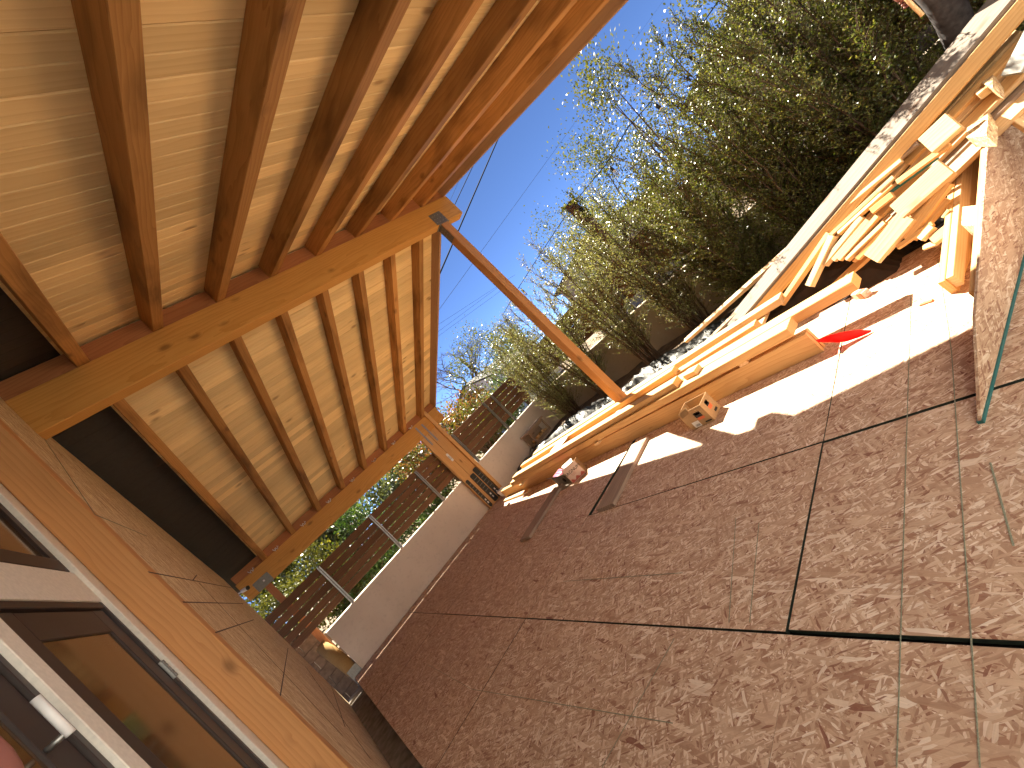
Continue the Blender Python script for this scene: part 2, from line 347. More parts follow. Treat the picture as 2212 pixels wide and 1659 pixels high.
def slab(name, pts, thick, mat, xaxis, parent=None):
    t = Vector(thick); Z = t.normalized(); X = Vector(xaxis); X = (X - Z * X.dot(Z)).normalized(); Y = Z.cross(X)
    o0 = Vector(pts[0]); R = Matrix((X, Y, Z)); n = len(pts)
    loc = [R @ (Vector(p) - o0) for p in pts]; V = [tuple(v) for v in loc] + [tuple(v + Vector((0, 0, t.length))) for v in loc]
    F = [tuple(range(n - 1, -1, -1)), tuple(range(n, 2 * n))] + [(i, (i + 1) % n, n + (i + 1) % n, n + i) for i in range(n)]
    me = bpy.data.meshes.new(name); me.from_pydata(V, [], F)
    import bmesh
    bm = bmesh.new(); bm.from_mesh(me); bmesh.ops.recalc_face_normals(bm, faces=bm.faces); bm.to_mesh(me); bm.free()
    return link(name, me, mat, Matrix.Translation(o0) @ R.transposed().to_4x4(), parent)
def tubegeo(pts, rad, seg=6):
    pts = [Vector(p) for p in pts]; V = []; F = []
    if not hasattr(rad, '__len__'): rad = [rad] * len(pts)
    for i, p in enumerate(pts):
        d = (pts[min(i + 1, len(pts) - 1)] - pts[max(i - 1, 0)]).normalized()
        a = d.orthogonal().normalized() if i == 0 else (A0 - d * A0.dot(d)).normalized(); A0 = a; b = d.cross(a)
        for k in range(seg):
            an = 2 * math.pi * k / seg; V.append(tuple(p + (a * math.cos(an) + b * math.sin(an)) * rad[i]))
    for i in range(len(pts) - 1):
        for k in range(seg):
            F.append((i * seg + k, i * seg + (k + 1) % seg, (i + 1) * seg + (k + 1) % seg, (i + 1) * seg + k))
    F.append(tuple(range(seg - 1, -1, -1))); F.append(tuple(range((len(pts) - 1) * seg, len(pts) * seg)))
    return V, F
def tube(name, pts, rad, mat, parent=None, seg=8, smooth=True):
    V, F = tubegeo(pts, rad, seg); return mesh(name, V, F, mat, parent, smooth)
def text(name, s, mw, size, mat, parent, ext=0.0004):
    cu = bpy.data.curves.new(name, 'FONT'); cu.body = s; cu.size = size; cu.align_x = 'CENTER'; cu.align_y = 'CENTER'; cu.extrude = ext
    o = bpy.data.objects.new(name, cu); COL.objects.link(o); cu.materials.append(mat)
    me = bpy.data.meshes.new_from_object(o); bpy.data.objects.remove(o); me.materials.clear(); return link(name, me, mat, mw, parent)

# ================================================================== SETTING
gv = [(-150, -150, -.34), (250, -150, -.34), (250, 250, -.34), (-150, 250, -.34)]
tag(mesh('ground', gv, [(0, 1, 2, 3)], M['soil']), kind='structure')
# strand board deck: three rows of sheets with open joints, on a dark crawl space
deck = root('subfloor', (0, 0, -.03), None, None); deck['kind'] = 'structure'
box('joist_bay', -.12, 4.42, -1.3, 9.1, -.33, -.05, M['dark'], deck)
def sheet(x0, x1, y0, y1, rz=0.0, dz=0.0):
    o = box('osb_panel', x0, x1, y0, y1, -.024 + dz, dz, M['osb'], deck, ch=.0015)
    o.data.materials.append(M['edge'])
    for p in o.data.polygons:
        if abs(p.normal.z) < .3: p.material_index = 1
    return o
def sheet2(x0, x1, y0, y1, d0, d1=0.0):           # a sheet slightly out of square with its neighbours
    o = board('osb_panel', ((x0 + x1) / 2 + d0, y0, -.012), ((x0 + x1) / 2 + d1, y1, -.012), x1 - x0, .024, M['osb'], deck, ch=.0015)
    o.data.materials.append(M['edge'])
    for p in o.data.polygons:
        if abs(p.normal.z) < .3: p.material_index = 1
    return o
sheet(-.178, 1.090, -1.35, 1.372); sheet2(-.178, 1.098, 1.3735, 3.925, -.007); sheet(-.178, 1.098, 3.935, 6.625); sheet(-.178, 1.098, 6.637, 9.16)
sheet(1.114, 2.313, -1.35, 1.393); sheet2(1.108, 2.326, 1.405, 3.92, -.004); sheet(1.107, 2.329, 3.925, 6.555); sheet(1.105, 2.33, 6.565, 9.165)
sheet(2.336, 3.56, -1.35, 1.395); sheet2(2.332, 3.56, 1.402, 3.86, .005); sheet(2.332, 3.56, 3.925, 6.60); sheet(2.332, 3.56, 6.606, 9.165)
sheet(3.565, 4.46, -1.35, 1.395); sheet(3.565, 4.46, 1.402, 3.90); sheet(3.565, 4.46, 3.905, 6.60); sheet(3.565, 4.46, 6.606, 9.165)
def chalk(p, q, mat='chalk', w=.004):
    a, b = onz(p, 0), onz(q, 0); a.z = b.z = .002
    board('chalk_line', a, b, w, .0012, M[mat], deck, ch=.0002)
chalk((1968, 640), (1938, 1659)); chalk((2026, 560), (2056, 760)); chalk((2056, 760), (2118, 1659))
chalk(C8(850, 1150), C8(2150, 1370), w=.004); chalk(C8(1440, 450), C8(2212, 395), w=.004); chalk(C8(2160, 820), C8(1690, 1659), w=.004)
chalk((1590, 1120), (1575, 1345), w=.004); chalk((1640, 1130), (1620, 1345), w=.004); chalk((2140, 1000), (2190, 1180), w=.006)
chalk(C8(560, 990), C8(850, 1150), w=.003)
# concrete footing between deck and house, and the yard soil
tag(box('footing', -.95, -.182, -2.0, 9.05, -.36, -.13, M['concrete'], ch=.01), kind='structure')
def ground_strip():
    n, mm = 60, 26; V = []; F = []
    for j in range(mm):
        for i in range(n):
            x = 4.47 + j * (7.0 - 4.47) / (mm - 1); y = -4 + i * 13.15 / (n - 1)
            z = -.10 + .10 * min(1, (x - 4.47) / .9) + .03 * math.sin(3 * x + 2 * y) * math.sin(1.7 * y) + random.uniform(-.015, .015)
            V.append((x, y, z))
    for j in range(mm - 1):
        for i in range(n - 1):
            a = j * n + i; F.append((a, a + n, a + n + 1, a + 1))
    return mesh('soil_bed', V, F, M['soil'], smooth=True)
tag(ground_strip(), kind='structure')

# ================================================================== GARDEN WALLS AND FENCES
gw = root('garden_wall', (3.5, 9.27, -.3), 'low cream stucco wall across the far end of the deck', 'wall')
box('stucco_wall', -.012, 7.02, 9.19, 9.36, -.35, .895, M['stucco'], gw, ch=.012)
rw = root('garden_wall', (7.1, 3, -.3), 'low cream stucco wall behind the row of shrubs', 'wall')
box('stucco_wall', 7.03, 7.2, -5.5, 9.36, -.35, .90, M['stuccoshade'], rw, ch=.012)
def fence(name, p0, p1, label, posts, heights, postmat, side):
    p0, p1 = Vector(p0), Vector(p1); f = root(name, (p0 + p1) / 2, label, 'fence'); d = (p1 - p0).normalized(); L = (p1 - p0).length
    nrm = Vector((-d.y, d.x, 0)) * side
    cuts = [0] + [q for q in posts if .3 < q < L - .3] + [L]
    for (z0, z1) in heights:
        for a, b in zip(cuts[:-1], cuts[1:]):
            if b - a < .05: continue
            j = random.uniform(-.004, .004)
            board('slat', p0 + d * (a + .004) + Vector((0, 0, (z0 + z1) / 2 + j)), p0 + d * (b - .004) + Vector((0, 0, (z0 + z1) / 2 + j + random.uniform(-.004, .004))), z1 - z0, .022, M['slat'], f, up=nrm)
    for q in posts:
        for s in (-.019, .019):
            a = p0 + d * (q + s) - nrm * -.035
            board('post', a + Vector((0, 0, .86)), a + Vector((0, 0, heights[-1][1] - .015)), .026, .04, postmat, f, up=nrm)
        a = p0 + d * q - nrm * -.028
        board('post_web', a + Vector((0, 0, .86)), a + Vector((0, 0, heights[-1][1] - .02)), .02, .02, M['plate'], f, up=nrm)
    return f
HT = [(1.075, 1.205), (1.222, 1.355), (1.372, 1.51), (1.528, 1.665), (1.683, 1.828)]
fence('slat_fence', (-2.2, 9.28, 0), (7.0, 9.28, 0), 'brown horizontal slat fence on steel posts above the far wall', [1.58, 2.81, 4.07, 5.38, 6.65, 7.90, 8.24], HT, M['steel'], -1)
fence('slat_fence', (7.12, -5.4, 0), (7.12, 9.2, 0), 'brown slat fence half hidden behind the row of shrubs', [1.4, 3.2, 5.0, 6.8, 8.6, 10.4, 12.2, 14.0], [(a + .03, b + .05) for a, b in HT] , M['plate'], 1)

# ================================================================== PATIO ROOF
TAN = 0.3395; CS = 1 / math.sqrt(1 + TAN * TAN); YN, YF = 4.10, 4.24; ZB = 4.188
pr = root('patio_roof', (4.2, 4.17, 0), 'unfinished gable patio roof of orange timber with pine board ceiling', 'patio roof')
box('ridge_beam', -.40, 4.60, YN, YF, 3.838, ZB, M['fir'], pr, ch=.006)
pst = box('post', 4.13, 4.27, YN, YF, -.1, 3.838, M['jamb'], pr, ch=.008)
pst['label'] = 'slim square post under the outer end of the ridge beam'
# post cap: plates on both faces and stirrup below
cap = box('post_cap', 4.062, 4.278, YN - .004, YN, 3.838, 4.022, M['plate'], pr, ch=.001)
box('cap_seat', 4.10, 4.30, YN - .003, YF + .003, 3.829, 3.8365, M['plate'], cap, ch=.001)
box('cap_flange', 4.126, 4.13, YN + .01, YF - .01, 3.58, 3.838, M['plate'], cap, ch=.001)
for k in range(12):
    o = tube('bolt', [(4.095 + .055 * (k % 4), YN - .008, 3.87 + .055 * (k // 4)), (4.095 + .055 * (k % 4), YN - .003, 3.87 + .055 * (k // 4))], .006, M['steel'], cap, 6)
for k in range(10):
    tube('bolt', [(4.122, YN + .04 + .05 * (k % 2), 3.60 + .045 * (k // 2)), (4.127, YN + .04 + .05 * (k % 2), 3.60 + .045 * (k // 2))], .005, M['steel'], cap, 6)
YH0, YH1 = 9.02, 9.11
box('header', -.42, 4.54, YH0, YH1, 2.208, 2.566, M['fir'], pr, ch=.006)
YB0, YB1 = .15, .24; ZN = ZB - TAN * (YN - .195)
box('header', -.42, 4.54, YB0, YB1, ZN - .36, ZN, M['fir'], pr, ch=.006)
def zraf(y):                                   # underside of the rafters
    return ZB - TAN * max(YN - y, y - YF, 0)
RD = 0.172
XR = [0.093 + .572 * k for k in range(8)] + [4.555]
for side in (-1, 1):
    for i, x in enumerate(XR):
        w = .089 if i < 8 else .042
        ye = YN - .0 if side < 0 else YF + .0
        yo = ye - 4.15 if side < 0 else ye + 5.50
        nrm = Vector((0, TAN * side, 1)).normalized()
        a = Vector((x + w / 2, ye - side * .064, ZB + TAN * .064)) + nrm * RD / 2; b = Vector((x + w / 2, yo, ZB - TAN * abs(yo - ye))) + nrm * RD / 2
        board('rafter' if i < 8 else 'barge_rafter', a, b, w, RD, M['rafter'] if i < 8 else M['barge'], pr, up=nrm, ch=.004)
# ceiling boards: tongue and groove, each cut in two over a rafter
for side in (-1, 1):
    nrm = Vector((0, TAN * side, 1)).normalized(); dn = Vector((0, side * CS, -TAN * CS))
    o0 = Vector((0, YN if side < 0 else YF, ZB)) + nrm * RD; W_ = .1315; n = int((4.52 if side < 0 else 5.88) / W_)
    for k in range(n):
        c = o0 + dn * (W_ * (k + .5) - .133) + nrm * (.0095 + random.uniform(-.0008, .0008))
        cut = XR[random.choice([2, 3, 4, 5, 6])] + .045
        for (x0, x1) in ((.075, cut - .0012), (cut + .0012, 4.62)):
            board('ceiling_board', c + Vector((x0, 0, 0)), c + Vector((x1, 0, 0)), W_ - .003, .019, M['pine'], pr, up=-nrm, ch=.0055)
    for k in range(25 if side < 0 else 32):
        c = o0 + dn * (.18 * (k + .5) - .13) + nrm * .012
        board('soffit_board', c + Vector((-.60, 0, 0)), c + Vector((.0705, 0, 0)), .1775, .02, M['soffit'], pr, up=-nrm, ch=.002)
    c = o0 + nrm * .0206  # roofing sheet added above the boards against light leaks
    prism('roof_deck', [c + Vector((-.9, 0, 0)) - dn * .16, c + Vector((4.64, 0, 0)) - dn * .16, c + Vector((4.64, 0, 0)) + dn * (4.4 if side < 0 else 5.86), c + Vector((-.9, 0, 0)) + dn * (4.4 if side < 0 else 5.86)], nrm * .03, M['roof'], pr)
# blocking between the rafters over ridge beam and headers
for i in range(8):
    x0, x1 = XR[i] + .0905, XR[i + 1] - .0015
    box('blocking', x0, x1, YN + .012, YN + .05, ZB + .001, ZB + .165, M['redfir'], pr)
    box('blocking', x0, x1, YF - .05, YF - .012, ZB + .001, ZB + .165, M['redfir'], pr)
    zz = zraf(YH0 + .045)
    box('blocking', x0, x1, YH0 + .022, YH0 + .060, 2.567, zz + .165, M['redfir'], pr)
box('blocking', -.40, .0915, YN + .012, YN + .05, ZB + .001, ZB + .165, M['redfir'], pr)
box('blocking', -.40, .0915, YH0 + .022, YH0 + .06, 2.567, zz + .165, M['redfir'], pr)
# wood shear panel at the far outer corner
sp = root('shear_wall_panel', (3.98, 9.06, 0), 'narrow timber shear panel with steel straps and black base brackets', 'shear panel')
for k, (x0, x1) in enumerate(((3.72, 3.806), (3.809, 3.93), (3.933, 4.05), (4.053, 4.185))):
    box('timber_ply', x0, x1, YH0 + (0, .012, .004, .02)[k], YH1, .0, 2.2065, M['lumber'], sp, ch=.004)
box('end_post', 4.19, 4.275, YH0 - .05, YH1 - .02, 0, 2.64, M['lumber'], sp, ch=.004)
for x, z0, z1 in ((3.828, 1.95, 2.50), (3.995, 1.94, 2.47)):
    s = box('steel_strap', x - .019, x + .019, YH0 - .004, YH0 - .0012, z0, z1, M['steel'], sp, ch=.0006)
    for k in range(9):
        z = z0 + .03 + k * (z1 - z0 - .06) / 8; tube('nail', [(x + (.008 if k % 2 else -.008), YH0 - .0062, z), (x + (.008 if k % 2 else -.008), YH0 - .0038, z)], .004, M['plate'], s, 6)
def rounded(name, x0, x1, z0, z1, y, th, mat, parent, r=.03):
    pts = []
    for cx, cz, a0 in ((x1 - r, z1 - r, 0), (x0 + r, z1 - r, 90), (x0 + r, z0 + r, 180), (x1 - r, z0 + r, 270)):
        for k in range(5):
            a = math.radians(a0 + k * 22.5); pts.append((cx + r * math.cos(a), y, cz + r * math.sin(a)))
    return prism(name, pts, (0, th, 0), mat, parent)
rounded('label_plate', 3.875, 3.935, 1.36, 1.585, YH0 + .006, .003, M['white'], sp, .02)
text('marking', 'SW', Matrix.Translation((3.905, YH0 + .004, 1.47)) @ Matrix.Rotation(math.radians(90), 4, 'X') @ Matrix.Rotation(math.radians(90), 4, 'Z'), .07, M['ink'], sp)
for x0, x1, z1 in ((3.735, 3.815, .84), (3.90, 4.03, .845), (4.06, 4.18, .90)):
    h = rounded('base_bracket', x0, x1, .02, z1, YH0 - .012, .01, M['blackpl'], sp, .035)
    for z in (.12, .2): box('slot', (x0 + x1) / 2 - .018, (x0 + x1) / 2 + .012, YH0 - .0145, YH0 - .0125, z, z + .05, M['white'], h, ch=.001)
    for k in range(5): box('rib', x0 + .01, x1 - .01, YH0 - .016, YH0 - .0125, .34 + k * .09, .355 + k * .09, M['plate'], h, ch=.001)
# connector plate, short post and hooks on the far header
pl = rounded('connector_plate', -.253, .022, 2.207, 2.388, YH0 - .004, .003, M['plate'], pr, .012)
box('washer', -.11, -.082, YH0 - .008, YH0 - .0045, 2.29, 2.32, M['white'], pl, ch=.002)
tag(box('timber_post', -.165, -.05, 9.45, 9.56, -.34, 2.29, M['redfir']), 'short orange timber post rising behind the fence under the header plate', 'post')
for x in (-.12, .35, .92, 1.5, 2.08, 2.66, 3.22, 3.75):
    pts = [(x - .05 + .1 * s, YH0 - .012 - .02 * math.sin(s * 9), 2.575 + .03 * math.cos(s * 14)) for s in np.linspace(0, 1, 9)]
    tube('light_hook', pts, .006, M['white'], pr, 5)
sc_ = root('security_camera', (-.43, 8.94, 2.42), 'white bullet security camera on the wall beside the far header', 'camera')
tube('housing', [(-.405, 8.90, 2.415), (-.36, 8.87, 2.402), (-.325, 8.85, 2.39)], [.03, .035, .035], M['white'], sc_, 12)
tube('lens', [(-.327, 8.851, 2.3905), (-.30, 8.838, 2.382)], .034, M['blackpl'], sc_, 12)
tube('mount', [(-.47, 8.95, 2.43), (-.40, 8.905, 2.415)], .013, M['white'], sc_, 8)

# ================================================================== HOUSE
hs = root('house', (-.6, 2, 0), 'existing house wall with dark glazed door and white trim beside the deck', 'house')
def wx(y): return -.349 - (y - 3.06) * .0181          # face of the new strand board wall
wa, wb = Vector((wx(3.201), 3.201, 0)), Vector((wx(8.80), 8.80, 0)); nx = Vector((wb - wa)).normalized(); nn = Vector((nx.y, -nx.x, 0))
def wallpt(y, z): return Vector((wx(y), y, z))
jb = box('jamb_post', -.512, -.351, 3.06, 3.198, -.30, 3.62, M['jamb'], hs, ch=.004)
pan = slab('wall_sheathing', [wallpt(3.201, -.3), wallpt(8.8, -.3), wallpt(8.8, 2.75), wallpt(4.24, 4.32), wallpt(4.10, 4.32), wallpt(3.201, 3.98)], -nn * .16, M['osbwall'], (0, 0, 1), hs)
prism('white_wall_edge', [wallpt(8.803, -.3), wallpt(8.806, -.3), wallpt(8.806, 2.72), wallpt(8.803, 2.72)], -nn * .16, M['white'], hs)  # thin white strip down the far edge of the sheathing
def wallmark(p, q, mat, w):
    def hit(px):
        d = ray(px); n = np.array(nn); t = np.dot(np.array(wa) - np.array([0, 0, H]), n) / np.dot(d, n); return Vector(d * t + np.array([0, 0, H])) + nn * .0015
    a, b = hit(p), hit(q)
    board('pencil_mark' if mat == 'pencil' else 'chalk_line', a, b, w, .0012, M[mat], pan, up=nn, ch=.0002)
wallmark((0, 806), (205, 1112), 'chalk', .009); wallmark((205, 1112), (316, 1158), 'chalk', .008)
for p, q in (((320, 1236), (512, 1272)), ((395, 1301), (525, 1304)), ((465, 1367), (548, 1339)), ((622, 1400), (605, 1503)), ((430, 1260), (740, 1590)), ((715, 1480), (745, 1570)), ((660, 1440), (800, 1640)), ((416, 1254), (425, 1242))):
    wallmark(p, q, 'pencil', .009)
# the wall proper faces +x at x = -0.53
XW = -.53
def wallrect(name, y0, y1, z0, z1, x0, x1, mat, parent=hs, ch=.003):
    return box(name, x0, x1, y0, y1, z0, z1, mat, parent, ch)
wallrect('stucco_wall', -3.0, 8.78, -.35, 4.9, XW - .25, XW - .06, M['whitetrim'])
wallrect('trim', 2.925, 3.10, -.3, 3.6, XW - .058, -.514, M['whitetrim'])
wallrect('trim', -.4, 2.922, 2.262, 2.46, XW - .058, XW - .002, M['whitetrim'])
wallrect('trim', 1.805, 1.905, -.3, 2.259, XW - .05, XW + .012, M['whitetrim'])
def door(y0, y1, z1, nm='door'):
    d = wallrect(nm, y0, y1, -.02, z1, XW - .055, XW - .03, M['doorpaint'])
    for a, b, c, e, x in ((y0, y0 + .035, -.02, z1, .0), (y1 - .035, y1, -.02, z1, 0), (y0 + .036, y1 - .036, z1 - .035, z1, 0)):
        wallrect('frame', a, b, c, e, XW - .0295, XW - .004 + x, M['doorpaint'], d)
    s = .13; b0, b1, b2 = y0 + .045, y1 - .045, z1 - .045
    wallrect('stile', b0, b0 + s, 0, b2, XW - .0295, XW - .014, M['doorpaint'], d)
    wallrect('stile', b1 - s, b1, 0, b2, XW - .0295, XW - .014, M['doorpaint'], d)
    wallrect('rail', b0 + s + .001, b1 - s - .001, b2 - s, b2, XW - .0295, XW - .014, M['doorpaint'], d)
    wallrect('rail', b0 + s + .001, b1 - s - .001, 0, .25, XW - .0295, XW - .014, M['doorpaint'], d)
    wallrect('pane', b0 + s + .001, b1 - s - .001, .251, b2 - s - .001, XW - .0295, XW - .022, M['glass'], d, ch=.001)
    return d
d1 = door(1.915, 2.915, 2.255)
hg = wallrect('hinge', 2.872, 2.90, 1.74, 1.845, XW - .012, XW + .004, M['steel'], d1)
for k in range(5): tube('hinge', [(XW + .004, 2.886, 1.741 + k * .021), (XW + .004, 2.886, 1.759 + k * .021)], .006, M['steel'], d1, 8)
d2 = door(.80, 1.80, 2.255)
tube('handle', [(XW + .03, 1.645, 1.735), (XW + .03, 1.645, 1.86)], .0105, M['white'], d2, 12)
tube('handle', [(XW - .02, 1.645, 1.745), (XW + .03, 1.645, 1.745)], .008, M['steel'], d2, 8)
wallrect('lock', 1.99, 2.03, 1.15, 1.33, XW - .014, XW - .004, M['brass'], d1)
tr_ = wallrect('transom_window', -.35, 2.915, 2.465, 3.4, XW - .055, XW - .03, M['doorpaint'])
wallrect('frame', -.35, 2.915, 2.47, 2.555, XW - .0295, XW - .006, M['doorpaint'], tr_); wallrect('frame', 2.84, 2.915, 2.556, 3.4, XW - .0295, XW - .006, M['doorpaint'], tr_)
wallrect('pane', -.35, 2.839, 2.556, 3.4, XW - .0295, XW - .02, M['glass'], tr_, ch=.001)

# unseen pale wall and slab added behind the viewer to bounce sunlight in
wing = root('house', (.3, -2.8, 0), 'unseen pale wall added behind the viewer to bounce sunlight under the roof', 'house')
box('stucco_wall', -3.0, 4.3, -3.0, -2.7, -.35, 4.6, M['bouncepaint'], wing)
tag(box('terrace', -2.5, 4.4, -2.69, -1.36, -.2, -.012, M['bounce_paving'], None), kind='structure')  # pale slab added to throw sunlight up at the ceiling
dr2 = box('door', 0.90, 2.60, -2.698, -2.66, 0, 2.15, M['doorpaint'], wing); box('pane', 1.05, 1.70, -2.658, -2.65, .2, 2.0, M['glass'], dr2); box('pane', 1.80, 2.45, -2.658, -2.65, .2, 2.0, M['glass'], dr2)
# ================================================================== LEFT FAR CORNER: block wall, straw roll, column base
bw = root('block_wall', (-.6, 9.9, -.3), 'brown concrete block wall beyond the end of the stucco wall', 'wall')
for r in range(7):
    for k in range(7):
        x0 = -2.9 + k * .41 + (r % 2) * .2
        box('concrete_block', x0, x0 + .40, 9.95 + .0 * r, 10.14, -.35 + r * .2, -.155 + r * .2, M['block'], bw, ch=.008)
sw_ = tube('straw_wattle', [(-.20, 9.44, .80), (-.16, 9.36, .55), (-.13, 9.3, .25), (-.13, 9.28, .02)], [.10, .115, .115, .09], M['straw'], seg=14)
tag(sw_, 'tan straw wattle standing at the left end of the stucco wall', 'straw roll')
cb = root('column_base', (-.1, 9.1, -.13), 'grey galvanised column base at the far left deck corner', 'column base')
box('base_plate', -.21, -.015, 9.17, 9.18, -.13, .16, M['steel'], cb); box('foot', -.22, 0.0, 9.06, 9.168, -.13, -.118, M['steel'], cb)

# ================================================================== LUMBER ON THE DECK
LG = 'lumber stacked along the outer edge of the deck'
def lum(p0, p1, w, t, label, mat='lumber', up=(0, 0, 1), name='lumber_board'):
    return tag(board(name, p0, p1, w, t, M[mat], up=up, ch=.004), label, 'lumber', LG)
lum((3.492, 1.535, .1), (3.815, 8.2, .1), .038, .2, 'long front board on edge with a red flag at its near end')
lum((3.55, 1.535, .1), (3.873, 8.2, .1), .038, .2, 'long board on edge just behind the red flagged one')
lum((3.72, 8.16, .02), (3.60, 6.9, .02), .10, .038, 'low offcut lying flat before the shear panel', 'pale')
lum((3.555, 1.60, .2775), (3.70, 7.25, .2775), .19, .082, 'flat beam with square sawn end, second beyond the red flag')
lum((3.738, 1.13, .2775), (3.93, 7.2, .2775), .178, .082, 'flat beam that sticks out furthest beside the small paint tin')
lum((4.065, 2.04, .2775), (4.02, 4.05, .2775), .13, .082, 'short flat beam ending behind the longest one')
lum((4.40, 1.85, .2775), (4.52, 7.3, .2775), .14, .07, 'dusty outermost beam of the stack by the black plastic', 'pale')
lum((3.60, 2.82, .357), (3.66, 7.0, .357), .14, .072, 'top board of the stack crossed by the post shadow, deck side')
lum((3.99, 3.03, .357), (4.0, 7.1, .357), .115, .072, 'top board of the stack touching the timber post')
lum((3.63, 2.56, .348), (3.66, 2.72, .348), .12, .056, 'short block lying on the stack near the cut board ends', 'pale')
for y in (2.1, 4.4, 6.8):
    lum((3.50, y, .218), (4.55, y, .218), .09, .034, 'spacer stick under the upper lumber layer', 'pale', name='spacer_stick')
for x, w in ((3.72, .09), (3.95, .14), (4.15, .14), (4.38, .09)):
    for y0, y1 in ((2.2, 7.2),):
        lum((x, y0 + (x - 3.7) * .5, .10), (x + .1, y1, .10), w, .198, 'squared timber in the lower layer of the stack', 'lumber', name='lower_beam')
# paper label on the stack
a = [onz(R3(1840, 775), .396), onz(R3(1960, 625), .396), onz(R3(2030, 615), .396), onz(R3(1940, 730), .396)]
tag(prism('delivery_label', a, (0, 0, .002), M['paper']), 'white paper label on top of the lumber stack', 'label')
# grey flat boards on the floor
tag(board('grey_board', (2.33, 3.575, .022), (3.40, 3.665, .022), .27, .040, M['grey']), 'wide grey board covering the open floor joint', 'board')
tag(board('grey_board', (2.21, 5.31, .022), (3.30, 5.44, .022), .25, .040, M['grey']), 'narrow grey board reaching under the open pink box', 'board')
# red flag
def flag():
    P = [onz(R6(300, 945), .16), onz(R6(430, 890), .13), onz(R6(620, 845), .10), onz(R6(760, 822), .07), onz(R6(880, 828), .03), onz(R6(925, 832), .012)]
    Q = [onz(R6(345, 960), .13), onz(R6(440, 955), .06), onz(R6(600, 968), .02), onz(R6(720, 930), .008), onz(R6(880, 868), .006), onz(R6(915, 845), .006)]
    V = []; F = []
    for p, q in zip(P, Q):
        for s in (0, .33, .66, 1): v = p.lerp(q, s); v.z = max(.005, v.z + .012 * math.sin(s * 6)); V.append(v)
    for i in range(len(P) - 1):
        for k in range(3): a = i * 4 + k; F.append((a, a + 1, a + 5, a + 4))
    o = mesh('warning_flag', V, F, M['flag'], smooth=True); md = o.modifiers.new('s', 'SOLIDIFY'); md.thickness = .0015
    md2 = o.modifiers.new('b', 'SUBSURF'); md2.levels = 1; md2.render_levels = 2
    return tag(o, 'bright red plastic flag hanging off the end of the front board', 'flag')
flag()
# cardboard box with print
def carton():
    r = root('cardboard_box', (3.26, 2.62, 0), 'open brown cardboard box standing against the lumber stack', 'box')
    x0, x1, y0, y1, h = 3.155, 3.365, 2.49, 2.765, .205; t = .004
    box('box_side', x0, x0 + t, y0, y1, .002, h, M['card'], r, .001); box('box_side', x1 - t, x1, y0, y1, .002, h, M['card'], r, .001)
    box('box_side', x0 + t, x1 - t, y0, y0 + t, .002, h, M['card'], r, .001); box('box_side', x0 + t, x1 - t, y1 - t, y1, .002, h, M['card'], r, .001)
    box('box_bottom', x0 + t, x1 - t, y0 + t, y1 - t, .002, .006, M['card'], r, .001)
    board('flap', (x0 - .03, y1 - .05, h - .005), (x0 - .03, y0 + .12, h + .01), .06, .003, M['card'], r, up=(-.8, 0, .6), ch=.001)
    def pr_(name, u0, u1, v0, v1, mat, face):
        if face == 'x': return box(name, x0 - .0012, x0 - .0002, y1 - u1, y1 - u0, v0, v1, M[mat], r, .0002)
        return box(name, x0 + u0, x0 + u1, y0 - .0012, y0 - .0002, v0, v1, M[mat], r, .0002)
    pr_('print', .145, .22, .098, .155, 'ink', 'x'); pr_('print', .15, .215, .128, .15, 'card', 'x').scale = (1, 1, 1.2)
    pr_('print', .148, .225, .07, .097, 'orange', 'x'); pr_('sticker', .055, .135, .01, .075, 'paper', 'x'); pr_('print', .19, .26, .02, .035, 'ink', 'x')
    pr_('print', .07, .125, .125, .175, 'ink', 'y'); pr_('print', .075, .12, .14, .17, 'card', 'y').scale = (1, 1, 1.2); pr_('print', .07, .135, .085, .123, 'orange', 'y'); pr_('print', .10, .16, .03, .055, 'ink', 'y')
    for k in range(9): box('barcode', x0 - .002, x0 - .0013, y1 - .124 + k * .0055, y1 - .1215 + k * .0055, .02, .042, M['ink'], r, .0001)
carton()
